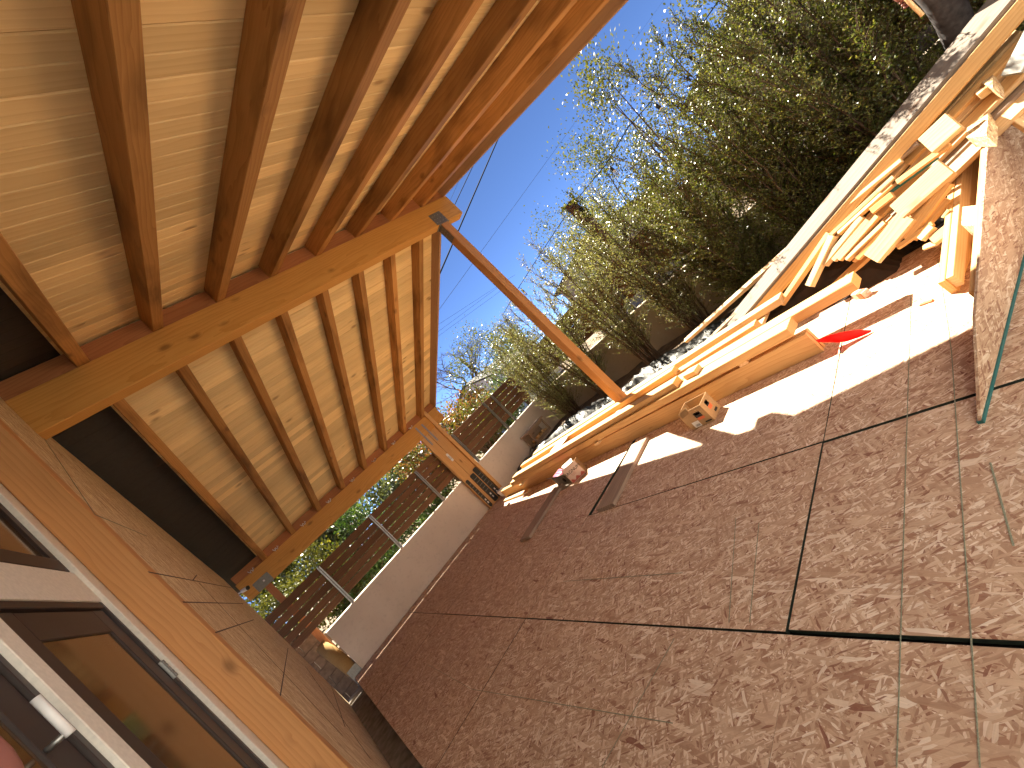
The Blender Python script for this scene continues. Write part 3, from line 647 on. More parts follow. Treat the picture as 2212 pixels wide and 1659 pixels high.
# MAGNUM carton
def magnum():
    r = root('ice_cream_box', (3.3, 5.1, 0), 'torn pink and white ice cream carton lying open with pink packs', 'box')
    A, B = Vector((3.17, 4.99, 0)), Vector((3.33, 4.80, 0)); d = (B - A).normalized(); n = Vector((d.y, -d.x, 0))
    if n.dot(Vector((-1, -1, 0))) < 0: n = -n
    L = (B - A).length; up = Vector((0, 0, 1)); hgt = .235
    front = prism('printed_face', [A, B, B + up * hgt * .97, A + d * .01 + up * hgt], -n * .004, M['pinkbox'], r)
    prism('box_side', [B, B - n * .22, B - n * .22 + up * .2, B + up * hgt * .97], d * -.004, M['card'], r)
    prism('box_side', [A, A - n * .3, A - n * .3 + up * .16, A + up * hgt], d * .004, M['card'], r)
    prism('box_bottom', [A - n * .005, B - n * .005, B - n * .3, A - n * .3], up * .004, M['card'], r)
    prism('box_back', [A - n * .3, B - n * .22, B - n * .22 + up * .2, A - n * .3 + up * .16], -n * .004, M['card'], r)
    x0, x1, y0, y1, h = 3.215, 3.42, 5.04, 5.47, .17
    prism('box_side', [(x0, y0, 0), (x0 + .05, y1, 0), (x0 + .05, y1, h), (x0, y0, h)], (.004, 0, 0), M['greycard'], r)
    prism('box_side', [(x1, y0, 0), (x1 + .05, y1, 0), (x1 + .05, y1, h), (x1, y0, h)], (.004, 0, 0), M['card'], r)
    prism('box_back', [(x0 + .05, y1, 0), (x1 + .05, y1, 0), (x1 + .05, y1, h), (x0 + .05, y1, h)], (0, .004, 0), M['card'], r)
    prism('flap', [(x0 - .002, y0 + .02, .03), (x0 - .002, y0 + .2, .02), (x0 - .11, y0 + .22, .005), (x0 - .10, y0 + .05, .005)], (0, 0, .004), M['greycard'], r)
    prism('flap', [(x0 + .02, y0 + .22, h), (x0 + .05, y1, h), (x0 - .02, y1 + .02, h + .07), (x0 - .05, y0 + .24, h + .05)], (.004, 0, 0), M['greycard'], r)
    rounded_pts = [(x0 - .003 + .0, y0 + .12 + .035 * math.cos(a), .085 + .035 * math.sin(a)) for a in np.linspace(0, 6.283, 15)[:-1]]
    prism('print', rounded_pts, (-.001, 0, 0), M['ink'], r)
    for k in range(5): tube('pack', [(x0 + .06 + .035 * k, y0 + .18 + .03 * (k % 2), .10), (x0 + .07 + .035 * k, y1 - .06, .17)], [.019, .019], M['pink'], r, 8)
    fr = Matrix.Identity(4)
    for k in range(3): fr[k][0], fr[k][1], fr[k][2] = d[k], up[k], n[k]
    fr.translation = A + d * L * .47 + up * hgt * .62 + n * .0006
    text('lettering', 'MAGNUM', fr, .066, M['ink'], r, .0012)
    for k in range(2):
        fr2 = fr.copy(); fr2.translation = A + d * L * .42 + up * (hgt * .46 - .02 * k) + n * .0006; text('lettering', 'mini classic' if k == 0 else '6 x 55 ml', fr2, .018, M['redink'], r)
    wave = [A + d * (L * s) + up * (.018 + .02 * (1 + math.sin(s * 17)) * (1 if 0 < s < 1 else .5)) + n * .0004 for s in np.linspace(.03, .97, 17)]
    base = [A + d * (L * s) + up * .006 + n * .0004 for s in np.linspace(.97, .03, 17)]
    prism('print', wave + base, n * .0004, M['redink'], r)
    prism('lid', [A + d * .02 + up * (hgt + .002), B + up * (hgt + .002) - d * .03, B - n * .07 + up * (hgt + .03) - d * .03, A + d * .03 - n * .07 + up * (hgt + .03)], up * .003, M['white'], r)
magnum()
# small paint carton, red stick, painted shadow strip
tn = root('paint_carton', (4.2, 1.33, 0), 'small white and orange carton beside the longest beam', 'carton')
board('carton', onz(R6(745, 445), .03), onz(R6(865, 425), .03), .06, .058, M['pinkbox'], tn); board('print_band', onz(R6(800, 440), .0305), onz(R6(845, 432), .0305), .0625, .061, M['orange'], tn, ch=.002); board('flap', onz(R6(868, 420), .02), onz(R6(915, 395), .035), .05, .003, M['pinkbox'], tn, up=(.3, 0, 1))
tag(board('red_stick', onz(R6(1447, 552), .006), onz(R6(1583, 505), .006), .026, .012, M['orange']), 'short red stick lying on the sunlit floor', 'stick')

# ================================================================== GABLE FRAME SECTION AT THE NEAR RIGHT
gf = root('gable_frame', (3.6, .4, 0), 'framed gable wall section with strand board face and teal bottom edge', 'wall frame')
T0 = Vector((2.11, .69, 0)); T1 = Vector((5.46, -.02, 0)); td = (T1 - T0).normalized(); tnv = Vector((-td.y, td.x, 0)); LT = (T1 - T0).length
def gp(s, z, off=0): return T0 + td * s + tnv * off + Vector((0, 0, z))
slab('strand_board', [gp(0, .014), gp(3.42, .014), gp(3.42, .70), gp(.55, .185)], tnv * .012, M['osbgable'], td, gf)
prism('teal_edge', [gp(-.005, 0, -.006), gp(3.425, 0, -.006), gp(3.425, .0135, -.006), gp(-.005, .0135, -.006)], tnv * .022, M['teal'], gf)
prism('teal_edge', [gp(3.421, .014), gp(3.433, .014), gp(3.433, .70), gp(3.421, .70)], tnv * .012, M['teal'], gf)
# raking plates behind the board and the blocks between them
def rk(s): return .185 + (s - .55) * .1795
def onoff(px, off):
    d = ray(px); n = np.array(tnv); t = (np.dot(np.array(T0) - np.array([0, 0, H]), n) + off) / np.dot(d, n); return Vector(d * t + np.array([0, 0, H]))
def onrk(px, up=0.0):
    k = .1795; return onpl(px, .0863 + up - k * (td.x * T0.x + td.y * T0.y), k * td.x, k * td.y)
board('rake_plate', gp(.8, rk(.8) - .075, .035), gp(3.42, rk(3.42) - .075, .035), .09, .04, M['lumber'], gf, up=tnv)
q0, q1 = onoff((2034, 604), .30), onoff((2080, 168), .30); dv = Vector((0, 0, 1))
board('back_plate', q0 - dv * .12, q1 - dv * .12, .24, .038, M['lumber'], gf, up=tnv)
board('stud', q0 - dv * .046 - tnv * .04, q1 - dv * .046 - tnv * .04, .09, .038, M['pale'], gf, up=tnv)
for quad, zq in ((((2094, 222), (2135, 240), (2131, 294), (2087, 297)), .56), (((2079, 447), (2111, 443), (2104, 487), (2077, 486)), .30)):
    slab('strand_board_block', [onz(p, zq) for p in quad], (0, 0, -.09), M['osbwall'], td, gf)
slab('end_cap', [onz(p, .72) for p in ((2092, 92), (2146, 132), (2144, 190), (2088, 165))], (0, 0, -.10), M['osbwall'], td, gf)
board('cap_block', onz((2068, 165), .68), onz((2136, 195), .68), .09, .045, M['pale'], gf, up=(0, 0, 1))
for off, s0, s1 in ((.06, .75, 3.42), (.22, 1.75, 3.42)):
    board('sole_plate', gp(s0, .022, off), gp(s1, .022, off), .09, .04, M['pale'], gf)
tag(board('stud_offcut', gp(2.6, .55, -.03), gp(1.62, .02, -.36), .09, .04, M['pale'], up=(-.2, -.4, 1)), 'stud leaning against the shaded face of the gable frame', 'stud')
tag(prism('shadow_strip', [onz(R6(660, 735), .002), onz(R6(640, 822), .002), onz(R6(1300, 600), .002), onz(R6(1395, 415), .002)], (0, 0, .009), M['osbshadow']), 'dark strip painted as a beam shadow on the sunlit floor beyond the red flag', 'board') if False else None  # disabled strip that puts a beam's cast shadow into colour

# ================================================================== SCRAP HEAP
PA, PB, PC = Vector((4.57, 2.45, .28)), Vector((4.7, .12, .93)), Vector((3.98, .95, .05))
nrmH = (PB - PA).cross(PC - PA).normalized(); nrmH = nrmH if nrmH.z > 0 else -nrmH
hb, hc = -nrmH.x / nrmH.z, -nrmH.y / nrmH.z; ha = PA.z - hb * PA.x - hc * PA.y
HG = 'scrap boards on the heap beyond the deck'
def scrap(p, q, w, t, lab, mat='pale', off=0.0, tilt=0.0, name='scrap_board'):
    a, b = onpl(p, ha + off, hb, hc), onpl(q, ha + off, hb, hc); w *= .68
    up = nrmH.copy(); X = (b - a).normalized(); up = Matrix.Rotation(tilt, 3, X) @ up
    return tag(board(name, a, b, w, t, M[mat], up=up), lab, 'board', HG)
# dark mound whose colour stands in for shade between the boards
def mound():
    V = []; F = []; n = 22
    for j in range(n):
        for i in range(n):
            x = 3.9 + 1.6 * j / (n - 1); y = -1.3 + 3.7 * i / (n - 1)
            z = ha + hb * x + hc * y - .20; z = max(-.08, min(z, .15 + .26 * (2.6 - y))); z += random.uniform(-.03, .03)
            if y < 1.05: z = -.06 + random.uniform(-.02, .02)
            if x > 5.2: z *= max(0, (5.5 - x) / .3)
            V.append((x, y, z))
    for j in range(n - 1):
        for i in range(n - 1): a = j * n + i; F.append((a, a + n, a + n + 1, a + 1))
    return mesh('shade_mound', V, F, M['darkfill'])
tag(mound(), 'dark mound standing in for the shade under the scrap boards', 'heap')
tag(board('ramp_plank', (4.60, 2.55, .26), (4.80, -.75, 1.20), .23, .045, M['greytop'], up=(-.45, .25, 1)), 'long dusty plank speckled with leaf shade along the heap top', 'plank')
tag(board('ramp_plank', (4.50, 2.2, .25), (4.66, -.75, 1.09), .10, .04, M['lumber'], up=(-1, .1, .4)), 'orange board on edge under the dusty plank', 'plank')
tag(board('long_stick', onx(Z4(0, 1400), 4.8), onx(Z4(1560, 10), 4.95), .06, .045, M['pale'], up=(-.5, 0, 1)), 'long thin stick rising beside the dusty plank', 'stick')
tag(board('long_stick', (4.62, 3.6, .12), (4.72, 1.2, .56), .05, .03, M['grey'], up=(-.5, 0, 1)), 'grey stick lying low against the black plastic', 'stick')
L_ = [((450, 960), (1110, 415), .05, .03, 'narrow board just below the dusty plank', 'pale', .0),
      ((560, 800), (1300, 200), .08, .03, 'brown board tucked under the dusty plank', 'grey', -.05),
      ((235, 1340), (1010, 625), .045, .03, 'thin strip leaning up the heap middle', 'pale', .01),
      ((330, 1325), (1000, 720), .05, .035, 'square stick beside the thin strip', 'lumber', .02),
      ((815, 800), (1010, 620), .05, .02, 'short white edged strip on the heap', 'pale', .05),
      ((1060, 690), (1710, 215), .06, .035, 'orange stick above the dark gap', 'lumber', .03),
      ((900, 860), (1560, 380), .03, .02, 'dark green strip along the gap', 'teal', .0),
      ((735, 1050), (1000, 840), .075, .03, 'blunt offcut with rounded end', 'lumber', .03),
      ((190, 1640), (620, 1180), .06, .04, 'stacked stick at the foot of the heap, outermost', 'pale', .0),
      ((270, 1659), (700, 1160), .06, .04, 'stacked stick second from the plank side', 'pale', .02),
      ((340, 1650), (820, 1110), .06, .04, 'stacked stick in the middle of the bundle', 'lumber', .03),
      ((430, 1650), (910, 1190), .06, .04, 'stacked stick next to the white board', 'lumber', .02),
      ((560, 1640), (1060, 1130), .06, .04, 'stick half under the white board', 'lumber', .0),
      ((880, 1560), (1440, 940), .10, .04, 'broad orange board beside the white board', 'lumber', -.01),
      ((900, 1580), (1640, 760), .05, .04, 'orange stick right of the white board', 'lumber', .02),
      ((1180, 1400), (1700, 700), .08, .04, 'orange board beside the gable frame', 'lumber', .02),
      ((1240, 1390), (1690, 900), .09, .04, 'orange board touching the gable frame', 'lumber', -.03),
      ((1350, 1400), (1500, 1240), .07, .04, 'small bright block by the gable frame', 'pale', .06),
      ((1500, 1420), (1700, 1270), .10, .045, 'block lying against the gable frame foot', 'pale', .04),
      ((1380, 1500), (1560, 1440), .06, .02, 'shim under the block', 'pale', .0),
      ((1620, 1130), (1700, 1030), .03, .02, 'white edged sliver by the frame', 'pale', .05)]
for p, q, w, t, lab, mat, off in L_:
    scrap(Z3(*p), Z3(*q), w, t, lab, mat, off, tilt=random.uniform(-.25, .25))
scrap(Z3(1060, 1060), Z3(1680, 500), 0.22, .045, 'wide pale board with dappled shade leaning on the heap', 'pale', .09, .05)
scrap(Z3(740, 1640), Z3(1180, 1110), 0.20, .04, 'bright white board end in full sun', 'pale', .08, .05)
scrap(Z3(1420, 240), Z3(1770, -80), 0.24, .045, 'pale board with cut end near the frame top', 'pale', .10, .05)
scrap(Z3(1060, 1500), Z3(1500, 1200), .05, .03, 'thin batten near the torn paper', 'lumber', .03)
scrap(Z4(1190, 940), Z4(1800, 60), .07, .06, 'square stick rising from the outer beam', 'lumber', -.02)
scrap(Z4(1545, 715), Z4(1840, 90), .085, .06, 'short square post leaning in the dark gap', 'pale', .02)
scrap(Z4(1730, 450), Z4(2212, -140), .07, .06, 'square stick parallel to the short leaning post', 'pale', .0)
fl = []
for p, q, w, t, lab in (((1770, 420), (1990, 250), .07, .04, 'thick offcut behind the sawn beam end'), ((2010, 40), (2190, -90), .10, .045, 'offcut with clean sawn end on the floor edge'), ((1620, 235), (1850, -80), .035, .03, 'slim lath leaning on the white board')):
    Q3 = crop(3000, 1000, 500); a, b = onz(Q3(*p), .05), onz(Q3(*q), .07)
    tag(board('offcut', a, b, w, t, M['pale']), lab, 'offcut', HG)
Q3 = crop(3000, 1000, 500)
tag(prism('torn_wrapper', [onz(Q3(1690, 240), .05), onz(Q3(1790, 330), .05), onz(Q3(1900, 250), .07), onz(Q3(1920, 130), .09), onz(Q3(1780, 190), .06)], (0, 0, .004), M['white']), 'white torn plastic wrapper beyond the sawn beam end', 'wrapper')
# boards under the heap edge to the floor
for k in range(16):
    x = 4.3 + random.uniform(0, .35); y0 = 1.0 + random.uniform(-.5, .8); a = random.uniform(-.2, .25); ln = random.uniform(.8, 1.6)
    z0 = max(.03, ha + hb * x + hc * y0 - .16); 
    tag(board('scrap_stick', (x, y0, z0), (x + .1 + a * .3, y0 - ln, z0 + ln * .25), random.uniform(.04, .09), .035, M[random.choice(['lumber', 'pale', 'grey'])], up=(-.5 + a, .3, 1)), 'loose stick in the dark inside of the scrap heap', 'stick', 'sticks deep in the heap')
# more boards at far right top
tag(board('metal_channel', onpl(ZQ(1900, 620), ha + .02, hb, hc), onpl((2260, 20), ha + .02, hb, hc), .10, .03, M['steel'], up=nrmH), 'grey metal channel beyond the gable frame', 'metal channel')

# black plastic sheeting and a wood crate by the wall
def plastic():
    n, mm = 70, 16; V = []; F = []
    for i in range(n):
        for j in range(mm):
            y = 2.6 + 6.3 * i / (n - 1); s = j / (mm - 1); x = 4.66 + .02 * (y - 2.6) + (1.25 + .25 * math.sin(y * 2.1)) * s
            z = .03 + .30 * math.sin(math.pi * min(1, s * 1.15)) * (.55 + .45 * math.sin(y * 3.7 + j * .6) * math.cos(y * 1.3)) + random.uniform(-.035, .05)
            V.append((x + random.uniform(-.03, .03), y + random.uniform(-.04, .04), max(-.02, z * .8)))
    for i in range(n - 1):
        for j in range(mm - 1): a = i * mm + j; F.append((a, a + mm, a + mm + 1, a + 1))
    return tag(mesh('plastic_sheeting', V, F, M['plastic'], smooth=True), 'crumpled black plastic sheeting behind the lumber stack', 'plastic sheet')
plastic()
cr = root('wooden_crate', (5.9, 8.6, .3), 'small grey wooden crate with firewood against the far wall', 'crate')
cw, ce = ony(R3(1700, 560), 8.85), ony(R3(1860, 590), 8.75)
cx = cw.x
for k, (x0, x1, y0, y1, z0, z1) in enumerate(((0, .62, 0, .03, 0, .07), (0, .62, 0, .03, .30, .36), (0, .05, 0, .03, .071, .299), (.57, .62, 0, .03, .071, .299), (0, .62, .32, .35, 0, .36), (-.05, .67, -.03, .36, .361, .40))):
    box('crate_slat', cx - .3 + x0, cx - .3 + x1, 8.72 + y0, 8.72 + y1, .12 + z0, .12 + z1, M['grey'], cr)
for k in range(5):
    x = cx - .2 + .1 * k; tag(tube('firewood', [(x, 8.765, .2 + .03 * (k % 2)), (x + .02, 8.99, .21)], .042, M['pale'], None, 7, False), 'split log inside the grey crate', 'log', 'logs in the crate')
tag(prism('paper_bag', [(3.98, 8.72, .003), (4.14, 8.62, .003), (4.2, 8.8, .003), (4.05, 8.86, .003)], (-.02, .03, .15), M['paper']), 'crumpled white paper bag at the foot of the shear panel', 'bag')

# ================================================================== VEGETATION
def leaves_mesh(name, P, Dr, size, mat, parent=None):
    """many small folded leaves: P positions, Dr directions"""
    n = len(P); L = size * (0.7 + 0.6 * RNG.random(n))[:, None]; Dr = Dr / (np.linalg.norm(Dr, axis=1)[:, None] + 1e-9)
    rnd = RNG.normal(size=(n, 3)); sd = np.cross(Dr, rnd); sd /= (np.linalg.norm(sd, axis=1)[:, None] + 1e-9); up = np.cross(sd, Dr)
    wv = sd * L * 0.27
    V = np.empty((n, 4, 3), np.float32)
    V[:, 0] = P; V[:, 1] = P + Dr * L * .5 + wv + up * L * .06; V[:, 2] = P + Dr * L; V[:, 3] = P + Dr * L * .5 - wv + up * L * .06
    V = V.reshape(-1, 3); o0 = V.mean(0); me = bpy.data.meshes.new(name)
    me.vertices.add(n * 4); me.vertices.foreach_set('co', (V - o0).ravel())
    me.loops.add(n * 4); me.loops.foreach_set('vertex_index', np.arange(n * 4, dtype=np.int32))
    me.polygons.add(n); me.polygons.foreach_set('loop_start', np.arange(0, n * 4, 4, dtype=np.int32)); me.polygons.foreach_set('loop_total', np.full(n, 4, np.int32))
    me.update(calc_edges=True)
    return link(name, me, M[mat], Matrix.Translation(Vector(o0.tolist())), parent)
def twigs_mesh(name, segs, mat, parent=None):
    """segs: list of (points, radii)"""
    V = []; F = []
    for pts, rad in segs:
        seg = 5 if rad[0] > .008 else 3; v, f = tubegeo(pts, rad, seg); b = len(V); V += v; F += [tuple(i + b for i in q) for q in f]
    return mesh(name, V, F, M[mat], parent, True)
def shrub(loc, h, spread, nst, dens, mat, label, lsize=.027, low=.12, twlen=.5, lean=(0, 0), group='shrubs along the garden wall', name='shrub', top=1.0):
    r = root(name, loc, label, 'shrub', group); base = np.array(loc, float); segs = []; P = []; D = []
    for s in range(nst):
        a = RNG.random() * 6.283; rad = spread * math.sqrt(RNG.random()); hh = h * (0.55 + 0.45 * RNG.random()) * (1 - .25 * (rad / spread) ** 2)
        b0 = base + np.array([math.cos(a), math.sin(a), 0]) * rad * .22; tip = base + np.array([math.cos(a) * rad + lean[0], math.sin(a) * rad + lean[1], hh])
        ctrl = b0 * .45 + tip * .55; ctrl[:2] = b0[:2] * .72 + tip[:2] * .28
        ts = np.linspace(0, 1, 9); pts = [(1 - t) ** 2 * b0 + 2 * t * (1 - t) * ctrl + t * t * tip for t in ts]
        pts = [p + RNG.normal(size=3) * .015 for p in pts]
        segs.append((pts, [.017 * (1 - t) + .0025 for t in ts]))
        ntw = int(dens * hh)
        for k in range(ntw):
            t = low + (1 - low) * RNG.random() ** (1.25 if mat == 'leaf_dark' else .95)
            i = min(int(t * 8), 7); f = t * 8 - i; p = pts[i] * (1 - f) + pts[i + 1] * f; ax = pts[i + 1] - pts[i]; ax /= np.linalg.norm(ax)
            rd = RNG.normal(size=3); rd -= ax * rd.dot(ax); rd /= np.linalg.norm(rd); dr = ax * .75 + rd * (.9 if t < .8 else .5); dr /= np.linalg.norm(dr)
            ln = twlen * (0.35 + .65 * RNG.random()) * (1.05 - .55 * t)
            q = p + dr * ln; q[2] += .03; mid = (p + q) / 2 + RNG.normal(size=3) * .015
            segs.append(([p, mid, q], [.0035, .0025, .0012]))
            nl = max(4, int(ln / .0145)); tt = RNG.random(nl)[:, None] * .95 + .05
            pp = p * (1 - tt) + q * tt; P.append(pp + RNG.normal(size=(nl, 3)) * .005)
            D.append(dr * .5 + RNG.normal(size=(nl, 3)) * .8)
    twigs_mesh('trunk', segs, 'bark', r); leaves_mesh('foliage', np.concatenate(P), np.concatenate(D), lsize, mat, r)
    return r
SH = [((6.15, -1.7, -.02), 3.6, 1.0, 38, 60, 'leaf_dark', 'dense dark shrub behind the person, at the picture edge', 0.05),
      ((6.10, -.5, -.02), 3.7, 1.0, 38, 62, 'leaf_dark', 'dense dark shrub over the upper end of the dusty plank', 0.04),
      ((6.05, .70, -.02), 3.7, 1.0, 38, 62, 'leaf_dark', 'tall dark shrub right of the dip in the hedge outline', 0.04),
      ((6.05, 1.65, -.02), 3.55, .70, 26, 50, 'leaf_dark', 'feathery shrub crossed by the string lights', 0.05),
      ((6.15, 2.65, -.02), 2.75, .85, 34, 66, 'leaf_dark', 'lowest dark round shrub behind the near beam ends', 0.05),
      ((6.25, 3.75, 0.), 3.45, .65, 17, 30, 'leaf_light', 'thin shrub growing round the tall brown wooden post', 0.10),
      ((6.3, 4.95, 0.), 3.45, .65, 17, 28, 'leaf_light', 'airy shrub right beside the slim timber post', 0.12),
      ((6.35, 6.4, 0.), 3.5, .75, 19, 30, 'leaf_light', 'airy shrub left of the slim timber post', 0.12),
      ((6.45, 7.8, 0.), 3.3, .8, 20, 34, 'leaf_light', 'bushy light shrub in the far corner of the walls', 0.05)]
for loc, h, sp_, nst, dens, mat, lab, low in SH:
    shrub(loc, h, sp_, nst, dens, mat, lab, low=low)
def bush(name, c, rad, n, mat, label, lsize=.06, cat='bush', group=None, stems=True, clumps=26):
    r = root(name, (c[0], c[1], c[2] - rad[2]), label, cat, group); c = np.array(c); rad = np.array(rad)
    K = RNG.normal(size=(clumps, 3)); K /= np.linalg.norm(K, axis=1)[:, None]; K *= (0.45 + .55 * RNG.random(clumps) ** .5)[:, None]
    idx = RNG.integers(0, clumps, n); q = K[idx] + RNG.normal(size=(n, 3)) * .17
    P = c + q * rad; D = q + RNG.normal(size=(n, 3)) * .8 + np.array([0, 0, .2])
    leaves_mesh('foliage', P, D, lsize, mat, r)
    if stems:
        b = c - np.array([0, 0, rad[2] * 1.0]); b[2] = max(-.3, b[2] - .4)
        segs = [([b + RNG.normal(size=3) * .05, (b + c + K[k] * rad * .5) / 2 + RNG.normal(size=3) * .05, c + K[k] * rad * .9], [.03, .02, .006]) for k in range(min(clumps, 16))]
        twigs_mesh('trunk', segs, 'bark', r)
    return r
# behind the far fence
bush('photinia', (4.35, 10.6, 2.25), (1.15, .7, .95), 5200, 'leaf_red', 'red tipped photinia rising behind the fence beside the shear panel', .075, group='planting behind the far fence')
bush('photinia', (6.2, 11.0, 1.9), (.9, .6, .75), 3200, 'leaf_red', 'smaller red tipped bush behind the fence near the white house', .075, group='planting behind the far fence')
bush('laurel', (8.0, 10.9, 2.5), (1.3, .8, 1.4), 7000, 'leaf_dark', 'dark glossy bush rising over the corner of the fence', .06, group='planting behind the far fence')
bush('yellow_bush', (5.4, 10.2, 1.45), (.8, .5, .5), 2600, 'leaf_yellow', 'yellow green bush low behind the fence right of the shear panel', .07, group='planting behind the far fence')
bush('grey_hedge', (2.6, 13.5, 1.9), (1.9, .9, 1.2), 9000, 'leaf_grey', 'silvery grey hedge seen under the header beam', .10, group='planting behind the far fence')
bush('dark_bush', (1.75, 10.7, 1.5), (.9, .6, .85), 4200, 'leaf_green', 'deep green bush behind the middle of the far fence', .07, group='planting behind the far fence')
bush('yellow_bush', (.55, 10.6, 1.5), (.75, .5, .8), 3400, 'leaf_yellow', 'yellow green bush behind the fence left of centre', .075, group='planting behind the far fence')
bush('clipped_hedge', (-.3, 12.5, 1.7), (1.3, .8, .75), 6500, 'leaf_yellow', 'clipped sunny hedge behind the small short post', .05, group='planting behind the far fence')
bush('dark_bush', (3.0, 10.35, .95), (.9, .35, .5), 2200, 'leaf_green', 'leafy plant between wall top and lowest fence slat', .08, group='planting behind the far fence')
bush('dark_bush', (6.3, 10.3, 1.0), (1.0, .4, .5), 2600, 'leaf_green', 'leafy plant under the lowest slat near the two fence posts', .08, group='planting behind the far fence')
bush('dark_bush', (.9, 10.3, .9), (1.0, .35, .45), 2200, 'leaf_green', 'leafy plant under the lowest slat near the left fence post', .08, group='planting behind the far fence')
for k, (x, y, z, rx, rz, n, mt, lb) in enumerate(((-2.0, 13.5, 1.9, 1.6, 1.5, 11000, 'leaf_yellow', 'large sunny hedge far behind the left end of the fence'), (1.2, 14.2, 2.1, 1.7, 1.5, 11000, 'leaf_dark', 'large dark green hedge far behind the fence middle'), (4.6, 14.0, 1.6, 1.6, 1.1, 9000, 'leaf_yellow', 'sunny hedge far behind the shear panel'), (7.6, 14.0, 1.5, 1.7, 1.0, 8000, 'leaf_dark', 'dark hedge far behind the two close fence posts'))):
    bush('tall_hedge', (x, y, z), (rx, .9, rz), n, mt, lb, .13, group='planting behind the far fence', clumps=34)
# trees beyond the right fence
TR = 'trees beyond the right fence'
bush('green_tree', (10.5, 5.6, 3.0), (1.6, 1.6, 1.6), 11000, 'leaf_dark', 'round dark tree beyond the fence between the airy shrubs', .06, 'tree', TR)
bush('green_tree', (9.6, 3.6, 3.3), (1.4, 1.4, 1.7), 10000, 'leaf_yellow', 'sunny yellow green tree beyond the brown wooden post', .06, 'tree', TR)
bush('green_tree', (11.5, 1.3, 2.9), (2.0, 2.0, 1.7), 12000, 'leaf_yellow', 'sunny tree beyond the tallest shrub', .07, 'tree', TR)
bush('green_tree', (10.0, -1.2, 3.6), (1.8, 1.8, 2.2), 11000, 'leaf_dark', 'dark tree beyond the shrub by the person', .07, 'tree', TR)
bush('green_tree', (14.5, 9.5, 3.2), (2.2, 2.0, 2.0), 10000, 'leaf_dark', 'dark tree behind the far corner of the yard', .08, 'tree', TR)
bush('green_tree', (14.0, 17.5, 2.6), (1.6, 1.6, 1.4), 6000, 'leaf_green', 'tree beside the white house', .10, 'tree', TR)
# bare tree
def baretree():
    r = root('bare_tree', (17.2, 28, 0), 'leafless tree with spreading twigs against the sky beyond the fence', 'tree'); segs = []
    def grow(p, d, ln, rad, lev):
        q = p + d * ln; m = (p + q) / 2 + RNG.normal(size=3) * ln * .06; segs.append(([p, m, q], [rad, rad * .85, rad * .65]))
        if lev == 0: return
        for k in range(3 if lev > 1 else 4):
            nd_ = d + RNG.normal(size=3) * .55; nd_[2] = abs(nd_[2]) * .7 + .15; nd_ /= np.linalg.norm(nd_); grow(q if k else m, nd_, ln * (.62 + .2 * RNG.random()), rad * .55, lev - 1)
    grow(np.array([17.4, 28, -.3]), np.array([.02, 0, 1.]), 3.9, .20, 0)
    for k in range(5):
        dd = RNG.normal(size=3) * .6; dd[2] = .7; dd /= np.linalg.norm(dd); grow(np.array([17.4, 28, 3.4]), dd, 1.7, .10, 4)
    twigs_mesh('trunk', segs, 'bark', r)
baretree()

# ================================================================== HOUSES, POLES, CABLES
def house(name, c, rz, L, Wd, z0, z1, rise, mat, label, wins):
    r = root(name, (c[0], c[1], z0), label, 'house'); R = Matrix.Translation((c[0], c[1], 0)) @ Matrix.Rotation(rz, 4, 'Z')
    def q(x, y, z): return R @ Vector((x, y, z))
    a, b = L / 2, Wd / 2
    V = [q(-a, -b, z0), q(a, -b, z0), q(a, b, z0), q(-a, b, z0), q(-a, -b, z1), q(a, -b, z1), q(a, b, z1), q(-a, b, z1), q(-a, 0, z1 + rise), q(a, 0, z1 + rise)]
    mesh('wall', V, [(0, 1, 5, 4), (1, 2, 6, 9, 5), (2, 3, 7, 6), (3, 0, 4, 8, 7)], mat, r)
    for s in (-1, 1):
        e = .35; V = [q(-a - e, s * (b + e), z1 - e * rise / b), q(a + e, s * (b + e), z1 - e * rise / b), q(a + e, 0, z1 + rise), q(-a - e, 0, z1 + rise)]
        prism('roof', V, (0, 0, .14), M['roof'], r)
    for (x, z, w, h, face) in wins:
        yf = -b - .03 if face == 0 else x
        if face == 0:
            f = prism('window', [q(x - w / 2, -b - .005, z - h / 2), q(x + w / 2, -b - .005, z - h / 2), q(x + w / 2, -b - .005, z + h / 2), q(x - w / 2, -b - .005, z + h / 2)], R.to_3x3() @ Vector((0, -.06, 0)), M['white'], r)
            for k in (-1, 1): prism('pane', [q(x + k * w * .24 - w * .2, -b - .068, z - h * .42), q(x + k * w * .24 + w * .2, -b - .068, z - h * .42), q(x + k * w * .24 + w * .2, -b - .068, z + h * .42), q(x + k * w * .24 - w * .2, -b - .068, z + h * .42)], R.to_3x3() @ Vector((0, -.01, 0)), M['winglass'], f)
        else:
            f = prism('window', [q(-a - .005, x - w / 2, z - h / 2), q(-a - .005, x + w / 2, z - h / 2), q(-a - .005, x + w / 2, z + h / 2), q(-a - .005, x - w / 2, z + h / 2)], R.to_3x3() @ Vector((-.06, 0, 0)), M['white'], r)
            for k in (-1, 1): prism('pane', [q(-a - .068, x + k * w * .24 - w * .2, z - h * .42), q(-a - .068, x + k * w * .24 + w * .2, z - h * .42), q(-a - .068, x + k * w * .24 + w * .2, z + h * .42), q(-a - .068, x + k * w * .24 - w * .2, z + h * .42)], R.to_3x3() @ Vector((-.01, 0, 0)), M['winglass'], f)
    return r
house('beige_house', (24.8, 15.6), math.radians(30), 8, 7, -.3, 3.6, 1.0, M['beige'], 'beige stucco house with white framed window beyond the brown post', [(-.5, 2.8, .9, 1.0, 1), (2, 2.8, .9, 1.0, 1), (-2, 2.8, .9, 1, 0)])
